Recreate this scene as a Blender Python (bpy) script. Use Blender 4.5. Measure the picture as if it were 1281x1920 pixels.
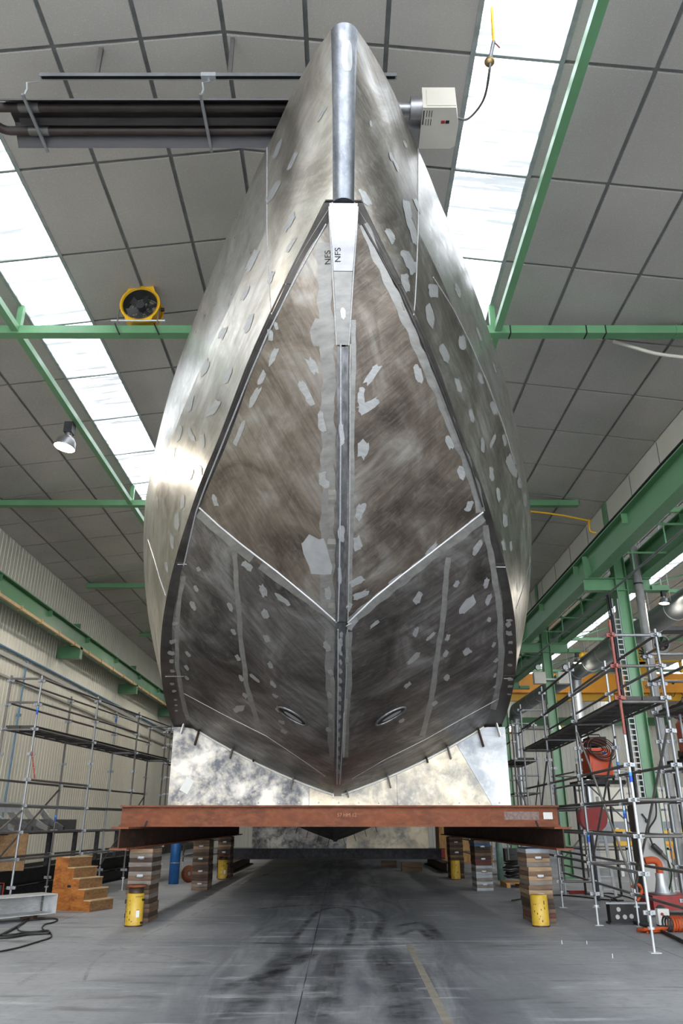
import bpy, bmesh, math, random
from math import sin, cos, pi, radians, atan2, sqrt, hypot
from mathutils import Vector, Matrix
from mathutils.bvhtree import BVHTree

for o in list(bpy.data.objects):
    bpy.data.objects.remove(o)
SC = bpy.context.scene
COL = SC.collection

# ------------------------------------------------------------------ camera, world, exposure
FPX, PITCH, CAMH = 1422.0, radians(22.2), 1.7
cam_d = bpy.data.cameras.new('camera')
cam_d.sensor_fit = 'VERTICAL'
cam_d.sensor_height = 36.0
cam_d.lens = FPX / 1920 * 36.0
cam_d.clip_end = 300
cam = bpy.data.objects.new('camera', cam_d)
COL.objects.link(cam)
cam.location = (0, 0, CAMH)
cam.rotation_euler = (pi / 2 + PITCH, 0, 0)
SC.camera = cam

W = bpy.data.worlds.new('overcast_sky')
SC.world = W
W.use_nodes = True
W.node_tree.nodes['Background'].inputs[0].default_value = (0.90, 0.95, 1.0, 1)
W.node_tree.nodes['Background'].inputs[1].default_value = 6.0
SKYLIGHT_STRENGTH = 3.3
SC.view_settings.view_transform = 'Standard'
SC.view_settings.look = 'None'
SC.view_settings.exposure = 0.35
SC.view_settings.gamma = 1.0
SC.view_settings.use_curve_mapping = False

# ------------------------------------------------------------------ pixel helpers (1281x1920 frame)
_cp, _sp = cos(PITCH), sin(PITCH)
def ray(x, y):
    a = (x - 640.5) / FPX; b = (960 - y) / FPX
    return Vector((a, _cp - b * _sp, _sp + b * _cp))
def atZ(x, y, z):
    r = ray(x, y); t = (z - CAMH) / r.z
    return Vector((r.x * t, r.y * t, z))
def atD(x, y, d):
    r = ray(x, y); t = d / r.y
    return Vector((r.x * t, d, CAMH + r.z * t))
RNG = random.Random(7)

# ------------------------------------------------------------------ mesh builder
class MB:
    def __init__(s):
        s.v = []; s.f = []; s.sm = []
    def add(s, vs, fs, smooth=False):
        b = len(s.v); s.v += [tuple(p) for p in vs]
        for f in fs:
            s.f.append(tuple(i + b for i in f)); s.sm.append(smooth)
        return s
    def box(s, x0, x1, y0, y1, z0, z1):
        vs = [(x, y, z) for z in (z0, z1) for y in (y0, y1) for x in (x0, x1)]
        return s.add(vs, [(0,2,3,1), (4,5,7,6), (0,1,5,4), (2,6,7,3), (0,4,6,2), (1,3,7,5)])
    def obox(s, c, u, v, w):                    # half-axis vectors
        c, u, v, w = Vector(c), Vector(u), Vector(v), Vector(w)
        vs = [c + a * u + b * v + d * w for d in (-1, 1) for b in (-1, 1) for a in (-1, 1)]
        return s.add(vs, [(0,2,3,1), (4,5,7,6), (0,1,5,4), (2,6,7,3), (0,4,6,2), (1,3,7,5)])
    def bar(s, p, q, w, h, up=(0, 0, 1)):       # rectangular bar between two points
        p, q = Vector(p), Vector(q); d = q - p
        up = Vector(up)
        sd = d.cross(up)
        if sd.length < 1e-6: sd = d.cross(Vector((1, 0, 0)))
        sd.normalize(); n = sd.cross(d).normalized()
        return s.obox((p + q) / 2, d / 2, sd * w / 2, n * h / 2)
    def cyl(s, p, q, r, n=10, r2=None, caps=True):
        p, q = Vector(p), Vector(q); d = (q - p).normalized()
        a = d.orthogonal().normalized(); b = d.cross(a)
        r2 = r if r2 is None else r2
        vs = []
        for c, rr in ((p, r), (q, r2)):
            for i in range(n):
                t = 2 * pi * i / n
                vs.append(c + (a * cos(t) + b * sin(t)) * rr)
        s.add(vs, [(i, (i + 1) % n, n + (i + 1) % n, n + i) for i in range(n)], True)
        if caps:
            s.add(vs[:n], [tuple(range(n - 1, -1, -1))]); s.add(vs[n:], [tuple(range(n))])
        return s
    def tube(s, pts, r, n=8, closed=False):
        pts = [Vector(p) for p in pts]; m = len(pts); vs = []; prev = None
        for i, p in enumerate(pts):
            if closed: d = pts[(i + 1) % m] - pts[i - 1]
            else: d = pts[min(i + 1, m - 1)] - pts[max(i - 1, 0)]
            d.normalize()
            if prev is None: a = d.orthogonal().normalized()
            else:
                a = prev - d * prev.dot(d)
                a = a.normalized() if a.length > 1e-6 else d.orthogonal().normalized()
            prev = a; b = d.cross(a)
            vs += [p + (a * cos(2 * pi * k / n) + b * sin(2 * pi * k / n)) * r for k in range(n)]
        fs = []
        for i in range(m if closed else m - 1):
            j = (i + 1) % m
            for k in range(n):
                l = (k + 1) % n
                fs.append((i * n + k, i * n + l, j * n + l, j * n + k))
        s.add(vs, fs, True)
        if not closed:
            s.add(vs[:n], [tuple(range(n - 1, -1, -1))]); s.add(vs[-n:], [tuple(range(n))])
        return s
    def lathe(s, prof, n=20, c=(0, 0, 0), ax=(0, 0, 1)):   # prof: (r, h)
        ax = Vector(ax).normalized(); a = ax.orthogonal().normalized(); b = ax.cross(a); c = Vector(c)
        vs = []
        for r, h in prof:
            vs += [c + ax * h + (a * cos(2 * pi * k / n) + b * sin(2 * pi * k / n)) * r for k in range(n)]
        fs = []
        for i in range(len(prof) - 1):
            for k in range(n):
                l = (k + 1) % n
                fs.append((i * n + k, i * n + l, (i + 1) * n + l, (i + 1) * n + k))
        return s.add(vs, fs, True)
    def prism(s, poly, o, u, v, w):             # 2-D polygon in plane (u, v), extruded by w
        o, u, v, w = Vector(o), Vector(u), Vector(v), Vector(w); n = len(poly)
        vs = [o + u * a + v * b for a, b in poly] + [o + u * a + v * b + w for a, b in poly]
        fs = [tuple(range(n - 1, -1, -1)), tuple(range(n, 2 * n))]
        fs += [(i, (i + 1) % n, n + (i + 1) % n, n + i) for i in range(n)]
        return s.add(vs, fs)
    def ibeam(s, o, u, h, b, tf, tw):           # o: start, bottom centre; u: length vector
        o, u = Vector(o), Vector(u); sd = u.cross(Vector((0, 0, 1))).normalized()
        p = [(-b/2,0),(b/2,0),(b/2,tf),(tw/2,tf),(tw/2,h-tf),(b/2,h-tf),(b/2,h),(-b/2,h),(-b/2,h-tf),(-tw/2,h-tf),(-tw/2,tf),(-b/2,tf)]
        return s.prism(p, o, sd, (0, 0, 1), u)
    def mesh(s, name, fixn=True):
        me = bpy.data.meshes.new(name)
        me.from_pydata(s.v, [], s.f)
        me.polygons.foreach_set('use_smooth', s.sm)
        me.update()
        if fixn:
            bm = bmesh.new(); bm.from_mesh(me)
            bmesh.ops.recalc_face_normals(bm, faces=bm.faces)
            bm.to_mesh(me); bm.free()
        return me

def put(name, data, mat=None, parent=None, fixn=True):
    """link ONE mesh object (world or root-local coordinates, see thing())"""
    me = data.mesh(name, fixn) if isinstance(data, MB) else data
    o = bpy.data.objects.new(name, me)
    if mat is not None and len(me.materials) == 0: me.materials.append(mat)
    COL.objects.link(o)
    if parent is not None:
        o.parent = parent
        if 'wl' in parent.keys():               # parts given in world coordinates
            o.matrix_parent_inverse = Matrix.Translation(Vector(parent['wl'])).inverted()
        elif parent.parent is not None and 'wl' in parent.parent.keys():
            pass
    return o
def tag(o, label, cat, group=None):
    o['label'] = label; o['category'] = cat
    if group: o['group'] = group
    return o
def thing(name, label, cat, loc=(0, 0, 0), rotz=0.0, group=None, world=False):
    o = bpy.data.objects.new(name, None); COL.objects.link(o)
    o.empty_display_size = 0.2
    o.location = loc; o.rotation_euler = (0, 0, rotz)
    if world: o['wl'] = [float(c) for c in loc]
    return tag(o, label, cat, group)
def struct(name, data, mat, parent=None):
    o = put(name, data, mat, parent)
    if parent is None: o['kind'] = 'structure'
    return o
def dup(root, loc, rotz=0.0, label=None, group=None):
    r = root.copy(); COL.objects.link(r); r.location = loc; r.rotation_euler = (0, 0, rotz)
    if label: r['label'] = label
    if group: r['group'] = group
    for ch in list(root.children):
        c = ch.copy(); COL.objects.link(c); c.parent = r
        for g in list(ch.children):
            d = g.copy(); COL.objects.link(d); d.parent = c
    return r
def text(name, body, size, loc, rot, mat, parent=None, ext=0.002):
    cu = bpy.data.curves.new(name, 'FONT'); cu.body = body; cu.size = size; cu.extrude = ext
    cu.align_x = 'CENTER'; cu.align_y = 'CENTER'
    ob = bpy.data.objects.new('tmp', cu); COL.objects.link(ob)
    dg = bpy.context.evaluated_depsgraph_get()
    me = bpy.data.meshes.new_from_object(ob.evaluated_get(dg))
    bpy.data.objects.remove(ob)
    M = Matrix.Translation(loc) @ rot.to_4x4()
    me.transform(M)
    me.materials.clear(); me.materials.append(mat)
    return put(name, me, None, parent, False)

# ------------------------------------------------------------------ materials
def lin(c):
    def f(v):
        v /= 255.0
        return v / 12.92 if v <= 0.04045 else ((v + 0.055) / 1.055) ** 2.4
    return (f(c[0]), f(c[1]), f(c[2]), 1)
class NT:
    def __init__(s, name):
        s.m = bpy.data.materials.new(name); s.m.use_nodes = True
        s.t = s.m.node_tree; s.n = s.t.nodes; s.b = s.n['Principled BSDF']; s.co = None
    def node(s, t, **k):
        n = s.n.new(t)
        for a, b in k.items(): setattr(n, a, b)
        return n
    def link(s, a, b): s.t.links.new(a, b)
    def coord(s, scale=(1, 1, 1), rot=(0, 0, 0), loc=(0, 0, 0), kind='Object', vt='POINT'):
        if s.co is None: s.co = s.node('ShaderNodeTexCoord')
        mp = s.node('ShaderNodeMapping', vector_type=vt)
        mp.inputs['Scale'].default_value = scale; mp.inputs['Rotation'].default_value = rot; mp.inputs['Location'].default_value = loc
        s.link(s.co.outputs[kind], mp.inputs[0]); return mp.outputs[0]
    def noise(s, vec, scale, detail=6, rough=0.6, dist=0.0):
        n = s.node('ShaderNodeTexNoise')
        n.inputs['Scale'].default_value = scale; n.inputs['Detail'].default_value = detail
        n.inputs['Roughness'].default_value = rough; n.inputs['Distortion'].default_value = dist
        s.link(vec, n.inputs['Vector']); return n.outputs['Fac']
    def ramp(s, fac, stops):
        r = s.node('ShaderNodeValToRGB'); e = r.color_ramp.elements
        while len(e) < len(stops): e.new(0.5)
        for el, (p, c) in zip(e, stops):
            el.position = p; el.color = c if len(c) == 4 else (*c, 1)
        s.link(fac, r.inputs[0]); return r.outputs[0]
    def mix(s, fac, a, b, mode='MIX'):
        m = s.node('ShaderNodeMix', data_type='RGBA', blend_type=mode)
        for sock, val in ((m.inputs['Factor'], fac), (m.inputs['A'], a), (m.inputs['B'], b)):
            if hasattr(val, 'links') or isinstance(val, bpy.types.NodeSocket): s.link(val, sock)
            else: sock.default_value = val
        return m.outputs['Result']
    def rng(s, fac, a, b, lo=0.0, hi=1.0):
        m = s.node('ShaderNodeMapRange')
        s.link(fac, m.inputs['Value'])
        m.inputs['From Min'].default_value = lo; m.inputs['From Max'].default_value = hi
        m.inputs['To Min'].default_value = a; m.inputs['To Max'].default_value = b
        return m.outputs[0]
    def bump(s, h, strength=0.3, dist=0.01):
        b = s.node('ShaderNodeBump'); b.inputs['Strength'].default_value = strength; b.inputs['Distance'].default_value = dist
        s.link(h, b.inputs['Height']); s.link(b.outputs[0], s.b.inputs['Normal'])
    def set(s, col=None, rough=None, metal=None, spec=None):
        for k, v in (('Base Color', col), ('Roughness', rough), ('Metallic', metal), ('Specular IOR Level', spec)):
            if v is None: continue
            if isinstance(v, bpy.types.NodeSocket): s.link(v, s.b.inputs[k])
            else: s.b.inputs[k].default_value = v
        return s.m
def plain(name, col, rough=0.5, metal=0.0, var=0.12, scale=6.0, stretch=(1, 1, 1), rvar=0.1):
    t = NT(name); v = t.coord(stretch)
    n = t.noise(v, scale)
    c = lin(col)
    d = tuple(max(0, x * (1 - var * 2)) for x in c[:3]); l = tuple(min(1, x * (1 + var * 1.4)) for x in c[:3])
    return t.set(t.ramp(n, [(0.3, d), (0.7, l)]), t.rng(n, max(0.03, rough - rvar), min(1, rough + rvar), 0.3, 0.7), metal)
def emit(name, col, strength, base=(1, 1, 1)):
    t = NT(name); t.set((*base, 1), 0.4, 0)
    t.b.inputs['Emission Color'].default_value = (*col, 1); t.b.inputs['Emission Strength'].default_value = strength
    return t.m
def spotted(name, base, spot, scale, lo, hi, rough=0.6, metal=0.0, mid=None, bump=0.0, stretch=(1,1,1), rough2=None):
    t = NT(name); v = t.coord(stretch)
    n = t.noise(v, scale, 8, 0.65, 0.4); n2 = t.noise(v, scale * 4.3, 5, 0.6)
    c = t.ramp(n, [(lo, lin(base)), (hi, lin(spot))])
    if mid: c = t.mix(t.rng(n2, 0, 0.8, 0.45, 0.7), c, lin(mid))
    if bump: t.bump(n2, bump)
    return t.set(c, rough if rough2 is None else t.rng(n, rough, rough2, lo, hi), metal)

M = {}
def brushed(name, dark, mid, light, along, rough=(0.34, 0.55), metal=0.9, seed=0.0, blotch=0.5, streak=(1.4, 16, 16), bmp=.06):
    """plate aluminium: mill scale blotches plus grinder streaks that run along one direction (a world vector)"""
    t = NT(name)
    a = Vector(along).normalized(); b = a.orthogonal().normalized(); c = a.cross(b)
    vs = t.coord(tuple(1 / k for k in streak), Matrix((a, b, c)).transposed().to_euler(), (seed, seed * 0.7, seed * 1.3), vt='TEXTURE')
    vb = t.coord((1, 1, 1), (0, 0, 0), (seed * 2, 0, seed))
    s1 = t.noise(vs, 1.0, 6, 0.65, 0.2); s2 = t.noise(vs, 4.3, 4, 0.6, 0.1)
    b1 = t.noise(vb, 1.05, 6, 0.62, 0.9); b2 = t.noise(vb, 5.5, 5, 0.6, 0.6)
    base = t.ramp(b1, [(0.34, lin(dark)), (0.52, lin(mid)), (0.70, lin(light))])
    base = t.mix(t.rng(s1, 0, 0.62, 0.42, 0.72), base, lin(dark))
    base = t.mix(t.rng(s2, 0, 0.28, 0.5, 0.75), base, lin(light))
    base = t.mix(t.rng(b2, 0, blotch, 0.55, 0.8), base, lin(light))
    r = t.rng(t.mix(0.5, s1, b2), rough[0], rough[1], 0.35, 0.65)
    if bmp: t.bump(s2, bmp, 0.004)
    return t.set(base, r, metal)
M['bulwark'] = plain('aluminium_sheet', (196, 194, 190), 0.38, 0.85, 0.06, 2.0)
M['stem'] = brushed('aluminium_stem', (104, 107, 114), (134, 137, 144), (170, 172, 178), (0, .3, 1), (.32, .44), .85, 6.0, .25, (.8, 10, 10))
M['ground'] = plain('ground_aluminium', (174, 174, 174), 0.45, 0.55, 0.10, 9.0, (1, 1, 4))
M['ground_soft'] = plain('ground_weld_band', (150, 148, 145), 0.5, 0.6, 0.14, 5.0, (1, 1, 3))
M['polish'] = plain('polished_aluminium', (186, 186, 188), 0.42, 0.6, 0.06, 7.0)
M['weld'] = plain('weld_bead', (186, 186, 186), 0.45, 0.5, 0.12, 40.0)
M['flange'] = plain('dark_chine_plate', (92, 88, 85), 0.5, 0.75, 0.22, 3.0)
M['keelbar'] = plain('keel_bar', (132, 132, 134), 0.4, 0.85, 0.2, 7.0, (3, 1, 1))
M['black'] = plain('black_rubber', (24, 24, 25), 0.55, 0, 0.1)
M['blackmetal'] = plain('black_painted_steel', (30, 29, 29), 0.5, 0.2, 0.15)
M['pen'] = plain('marker_ink', (40, 40, 45), 0.7)
M['green'] = plain('green_painted_steel', (104, 152, 110), 0.38, 0.0, 0.06, 1.5)
M['green_dark'] = plain('dark_green_painted_steel', (78, 124, 86), 0.42, 0.0, 0.08, 1.5)
M['galv'] = plain('galvanised_tube', (150, 152, 155), 0.42, 0.55, 0.1, 3.0)
M['galv_old'] = plain('weathered_galvanised_tube', (112, 109, 106), 0.5, 0.4, 0.16, 4.0)
M['galv_new'] = plain('bright_galvanised_tube', (200, 203, 207), 0.38, 0.5, 0.05, 3.0)
M['redtube'] = plain('red_brown_painted_tube', (150, 84, 76), 0.55, 0.2, 0.2, 8.0)
M['bluemark'] = plain('blue_marking_tape', (40, 80, 190), 0.5)
M['deck'] = plain('dark_scaffold_deck', (66, 63, 61), 0.6, 0.35, 0.2, 4.0)
M['rust'] = spotted('rusty_steel', (132, 72, 42), (106, 60, 40), 2.2, 0.35, 0.62, 0.72, 0.1, (142, 86, 56), 0.1, (0.7, 1, 1.2))
M['rust_dark'] = spotted('dark_rusty_steel', (60, 40, 30), (38, 29, 26), 2.0, 0.35, 0.65, 0.75, 0.1, (88, 54, 32), 0.15, (1, 0.4, 1))
M['steel_dark'] = spotted('dark_mill_steel', (58, 58, 62), (38, 38, 41), 2.0, 0.35, 0.65, 0.6, 0.3, (72, 72, 78))
M['plate'] = spotted('oxidised_plate', (206, 199, 190), (118, 120, 126), 1.9, 0.42, 0.60, 0.42, 0.35, (218, 208, 190), 0.05, rough2=0.62)
M['plate_warm'] = spotted('oxidised_plate_warm', (230, 214, 184), (168, 164, 158), 1.5, 0.42, 0.62, 0.42, 0.3, (236, 226, 208), 0.05, rough2=0.6)
M['plate_pale'] = spotted('oxidised_plate_pale', (206, 207, 208), (166, 171, 178), 1.2, 0.40, 0.64, 0.42, 0.35, (224, 223, 220), 0.05, rough2=0.6)
M['edge'] = plain('cut_plate_edge', (232, 228, 220), 0.5, 0.1, 0.05)
M['yellow_jack'] = spotted('yellow_jack_paint', (206, 170, 56), (190, 154, 50), 5, 0.4, 0.6, 0.42, 0.0, None)
M['jackrust'] = spotted('bare_jack_ram', (88, 62, 46), (54, 46, 44), 6, 0.4, 0.6, 0.55, 0.4)
M['chip'] = plain('chipped_paint', (74, 50, 36), 0.7)
M['paper'] = plain('white_paper', (226, 226, 222), 0.7, 0, 0.03)
M['orange_print'] = plain('orange_print', (214, 98, 36), 0.6)
M['yellow'] = plain('yellow_paint', (232, 178, 24), 0.42, 0, 0.05, 2.0)
M['crane_y'] = plain('orange_yellow_crane_paint', (226, 150, 20), 0.45, 0, 0.06, 1.0)
M['blue'] = plain('blue_wrapped_tube', (40, 98, 160), 0.4, 0, 0.1, 5.0)
M['rag'] = plain('faded_orange_plastic', (196, 84, 34), .6, 0, .12, 6.0)
M['orange'] = plain('orange_welder_case', (226, 78, 22), 0.42, 0, 0.06, 3.0)
M['darkgrey'] = plain('dark_grey_plastic', (52, 52, 54), 0.5)
M['red'] = plain('red_paint', (150, 40, 36), 0.5, 0, 0.14, 6.0)
M['copper'] = plain('red_brown_cable', (128, 60, 44), 0.5)
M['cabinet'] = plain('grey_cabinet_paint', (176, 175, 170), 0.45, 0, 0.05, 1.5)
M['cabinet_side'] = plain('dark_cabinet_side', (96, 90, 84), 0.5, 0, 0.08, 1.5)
M['cream'] = plain('cream_enamel', (206, 200, 188), 0.4, 0, 0.04, 2.0)
M['white'] = plain('white_paint', (222, 222, 220), 0.45, 0, 0.03, 2.0)
M['duct'] = plain('galvanised_duct', (150, 153, 156), 0.42, 0.65, 0.06, 1.0)
M['castalu'] = plain('cast_aluminium', (166, 166, 168), 0.42, 0.8, 0.08, 8.0)
M['heater'] = plain('dark_heater_sheet', (78, 76, 78), 0.42, 0.6, 0.12, 2.0, (1, 5, 5))
M['heater_tube'] = plain('burnt_heater_tube', (66, 58, 56), 0.5, 0.5, 0.16, 3.0)
M['bluepipe'] = plain('blue_grey_conduit', (96, 134, 164), 0.4)
M['busbar'] = plain('tan_conductor_rail', (188, 158, 112), 0.5)
M['wood_o'] = spotted('orange_varnished_plywood', (182, 112, 54), (136, 78, 36), 2.6, 0.40, 0.62, 0.5, 0, (200, 132, 70), 0.05, (1, 1, 3))
M['wood_b'] = spotted('worn_brown_board', (150, 112, 72), (116, 84, 54), 3.0, 0.38, 0.62, 0.65, 0, (172, 132, 92), 0.05, (1, 1, 4))
M['ply_edge'] = plain('plywood_edge', (206, 180, 140), 0.6)
M['osb'] = spotted('chip_board', (152, 118, 78), (126, 94, 60), 6.0, 0.4, 0.6, 0.7, 0, (170, 136, 96))
M['crate'] = spotted('pine_crate', (206, 160, 98), (180, 132, 76), 3.0, 0.4, 0.6, 0.6, 0, None, 0.0, (4, 4, 1))
TIMB = [spotted('timber_%s' % nm, a, b, 3.5, 0.38, 0.64, 0.75, 0, None, 0.1, (0.5, 0.5, 4)) for nm, a, b in (
    ('brown', (122, 98, 78), (84, 64, 50)), ('pale', (170, 142, 110), (128, 104, 82)), ('grey', (138, 128, 118), (98, 90, 84)),
    ('dark', (78, 58, 46), (52, 40, 34)), ('red', (112, 60, 50), (76, 44, 38)), ('white', (178, 182, 186), (136, 142, 150)), ('blue', (74, 112, 150), (58, 84, 112)))]

def ceiling_mat(name, col):
    t = NT(name); v = t.coord((1, 1, 1))
    w = t.noise(t.coord((60, 60, 60)), 1.0, 2, 0.5); n = t.noise(v, 0.5, 3, 0.5)
    c = lin(col)
    t.bump(w, 0.05, 0.003)
    return t.set(t.ramp(n, [(0.3, tuple(x * 0.9 for x in c[:3])), (0.7, tuple(x * 1.08 for x in c[:3]))]), t.rng(w, 0.2, 0.3, 0.3, 0.7), 0.0, 0.6)
M['ceil'] = ceiling_mat('grey_ceiling_sheet', (178, 173, 167))
M['ceil_w'] = ceiling_mat('white_ceiling_sheet', (206, 205, 202))
M['seam'] = plain('dark_ceiling_batten', (116, 118, 116), 0.5)
def wall_mat(name, col):
    t = NT(name); n = t.noise(t.coord((1, 0.6, 0.3)), 1.2, 4, 0.55); c = lin(col)
    return t.set(t.ramp(n, [(0.3, tuple(x * 0.92 for x in c[:3])), (0.7, tuple(min(1, x * 1.05) for x in c[:3]))]), 0.45, 0)
M['wall'] = wall_mat('cream_profiled_sheet', (226, 222, 208))
M['wall_grey'] = wall_mat('grey_wall', (150, 154, 160))
M['glaze'] = plain('glazing_bar', (150, 156, 154), 0.5)
def skylight_mat():
    t = NT('daylit_polycarbonate')
    n = t.noise(t.coord((0.55, 6, 1)), 1.0, 5, 0.6, 0.3); n2 = t.noise(t.coord((40, 0.5, 1)), 1.0, 2)
    f = t.rng(n, 0.14, 1.12, 0.39, 0.55)
    m = t.node('ShaderNodeMath', operation='MULTIPLY'); t.link(f, m.inputs[0]); m.inputs[1].default_value = SKYLIGHT_STRENGTH
    t.set((0.8, 0.85, 0.9, 1), 0.35, 0)
    t.b.inputs['Emission Color'].default_value = (0.88, 0.93, 1.0, 1)
    t.link(m.outputs[0], t.b.inputs['Emission Strength'])
    return t.m
M['sky'] = skylight_mat()
M['lampglow'] = emit('lit_lamp_glass', (1.0, 0.86, 0.6), 30)
M['fanlight'] = emit('daylight_in_fan_opening', (0.92, 0.96, 1.0), 3.0)

def floor_mat():
    t = NT('worn_concrete')
    v = t.coord((1, 1, 1)); vs = t.coord((2.2, 0.28, 1)); vw = t.coord((0.5, 2.6, 1))
    n1 = t.noise(v, 0.35, 5, 0.6, 0.5); n2 = t.noise(vs, 1.0, 7, 0.65, 0.6); n3 = t.noise(vw, 1.3, 7, 0.66, 0.4); n4 = t.noise(v, 9, 6, 0.65)
    c = t.ramp(n1, [(0.32, lin((138, 141, 147))), (0.68, lin((172, 173, 176)))])
    # traffic dirt along the middle lane: a band with a ragged edge of its own
    g = t.node('ShaderNodeSeparateXYZ'); t.link(v, g.inputs[0])
    ab = t.node('ShaderNodeMath', operation='ABSOLUTE'); t.link(g.outputs[0], ab.inputs[0])
    ad = t.node('ShaderNodeMath', operation='MULTIPLY_ADD'); t.link(n2, ad.inputs[0]); ad.inputs[1].default_value = 2.4; t.link(ab.outputs[0], ad.inputs[2])
    lane = t.rng(ad.outputs[0], 1.0, 0.0, 2.6, 4.4)
    dirt = t.node('ShaderNodeMath', operation='MULTIPLY'); t.link(lane, dirt.inputs[0]); t.link(t.rng(n2, 0.35, 1.0, 0.35, 0.6), dirt.inputs[1])
    c = t.mix(dirt.outputs[0], c, lin((88, 91, 98)))
    c = t.mix(t.rng(n3, 0, 0.75, 0.56, 0.72), c, lin((190, 193, 198)))      # pale dust scuffs
    c = t.mix(t.rng(n3, 0.7, 0, 0.3, 0.44), c, lin((70, 71, 74)))           # dark scrapes
    c = t.mix(t.rng(n4, 0, 0.3, 0.5, 0.75), c, lin((84, 85, 88)))
    t.bump(n4, 0.08, 0.004)
    return t.set(c, t.rng(n3, 0.5, 0.8, 0.3, 0.7), 0.0, 0.35)
M['floor'] = floor_mat()
M['joint'] = plain('floor_joint_filler', (70, 70, 72), 0.8)
M['stripe'] = plain('worn_tan_floor_line', (140, 134, 124), 0.7, 0, 0.15, 5.0)
def ragged(name, col, lo, hi, scale=(1, 1, 1)):
    t = NT(name); n = t.noise(t.coord(scale), 1.9, 8, 0.7, 0.5)
    at = t.node('ShaderNodeAttribute', attribute_name='fade'); mu = t.node('ShaderNodeMath', operation='MULTIPLY')
    t.link(t.rng(n, 0.0, 0.7, lo, hi), mu.inputs[0]); t.link(at.outputs['Fac'], mu.inputs[1])
    t.link(mu.outputs[0], t.b.inputs['Alpha'])
    return t.set(lin(col), 0.8, 0)
M['tyre'] = ragged('rubber_scuff_mark', (56, 57, 60), 0.34, 0.62)
M['dust'] = ragged('pale_dust_mark', (166, 168, 172), 0.42, 0.7)

# ================================================================== THE HALL
Y0, Y1 = -8.0, 59.0
XL, XR, XRG, XB = -10.2, 7.25, -1.48, 24.6
ZE, ZR = CAMH + 8.1, CAMH + 9.2
SL = (ZR - ZE) / (XRG - XL)
FR = [3.4, 11.35, 19.27, 27.15, 35.2, 43.2, 51.2]          # frame lines
def zc_main(x): return ZR - SL * abs(x - XRG)
XRG2 = XR + (XRG - XL)
def zc_bay(x): return ZR - SL * abs(x - XRG2)

# floor: slabs with sawn joints
fl = struct('floor', MB().box(XL - 1, XB + 1, Y0 - 25, Y1 + 1, -0.4, -0.012), M['joint'])
xs = [XL - 1, -5.2, -0.42, 4.6, 9.5, 14.5, 19.5, XB + 1]
ys = [Y0 - 25, -16, -8, 0.4, 6.9, 13.27, 19.7, 26.1, 32.5, 39, 45.5, 52, Y1 + 1]
for i in range(len(xs) - 1):
    for j in range(len(ys) - 1):
        put('floor_slab', MB().box(xs[i] + 0.006, xs[i+1] - 0.006, ys[j] + 0.006, ys[j+1] - 0.006, -0.1, 0), M['floor'], fl)
def floor_strip(name, pts, w, mat, z=0.0025):
    vs = []; fs = []
    pts = [Vector(p) for p in pts]
    ws = w if isinstance(w, (list, tuple)) else [w] * len(pts)
    for i, p in enumerate(pts):
        d = pts[min(i+1, len(pts)-1)] - pts[max(i-1, 0)]; n = Vector((-d.y, d.x, 0)).normalized() * ws[i] / 2
        vs += [(p.x + n.x * k, p.y + n.y * k, z) for k in (-1, -.5, 0, .5, 1)]
    fs = [(5*i+k, 5*i+k+1, 5*i+k+6, 5*i+k+5) for i in range(len(pts) - 1) for k in range(4)]
    o = put(name, MB().add(vs, fs), mat, fl)
    at = o.data.attributes.new('fade', 'FLOAT', 'POINT')
    for i in range(len(pts)):
        e = min(1, i / 2, (len(pts) - 1 - i) / 2)
        for k, f in enumerate((0, .8, 1, .8, 0)): at.data[5*i+k].value = f * e
    return o
a, b = atZ(838, 1915, 0), atZ(767, 1772, 0)
floor_strip('painted_line', [a + (a - b) * 1.5, a, b], 0.09, M['stripe'])
def px_floor(pts, z=0): return [atZ(x, y, z) for x, y in pts]
def smooth(pts, n=6):
    out = []; P = [Vector(p) for p in pts]
    for i in range(len(P) - 1):
        p0, p1, p2, p3 = P[max(i-1,0)], P[i], P[i+1], P[min(i+2, len(P)-1)]
        for k in range(n):
            t = k / n
            out.append(0.5 * ((2*p1) + (p2-p0)*t + (2*p0-5*p1+4*p2-p3)*t*t + (3*p1-p0-3*p2+p3)*t**3))
    out.append(P[-1]); return out
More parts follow.
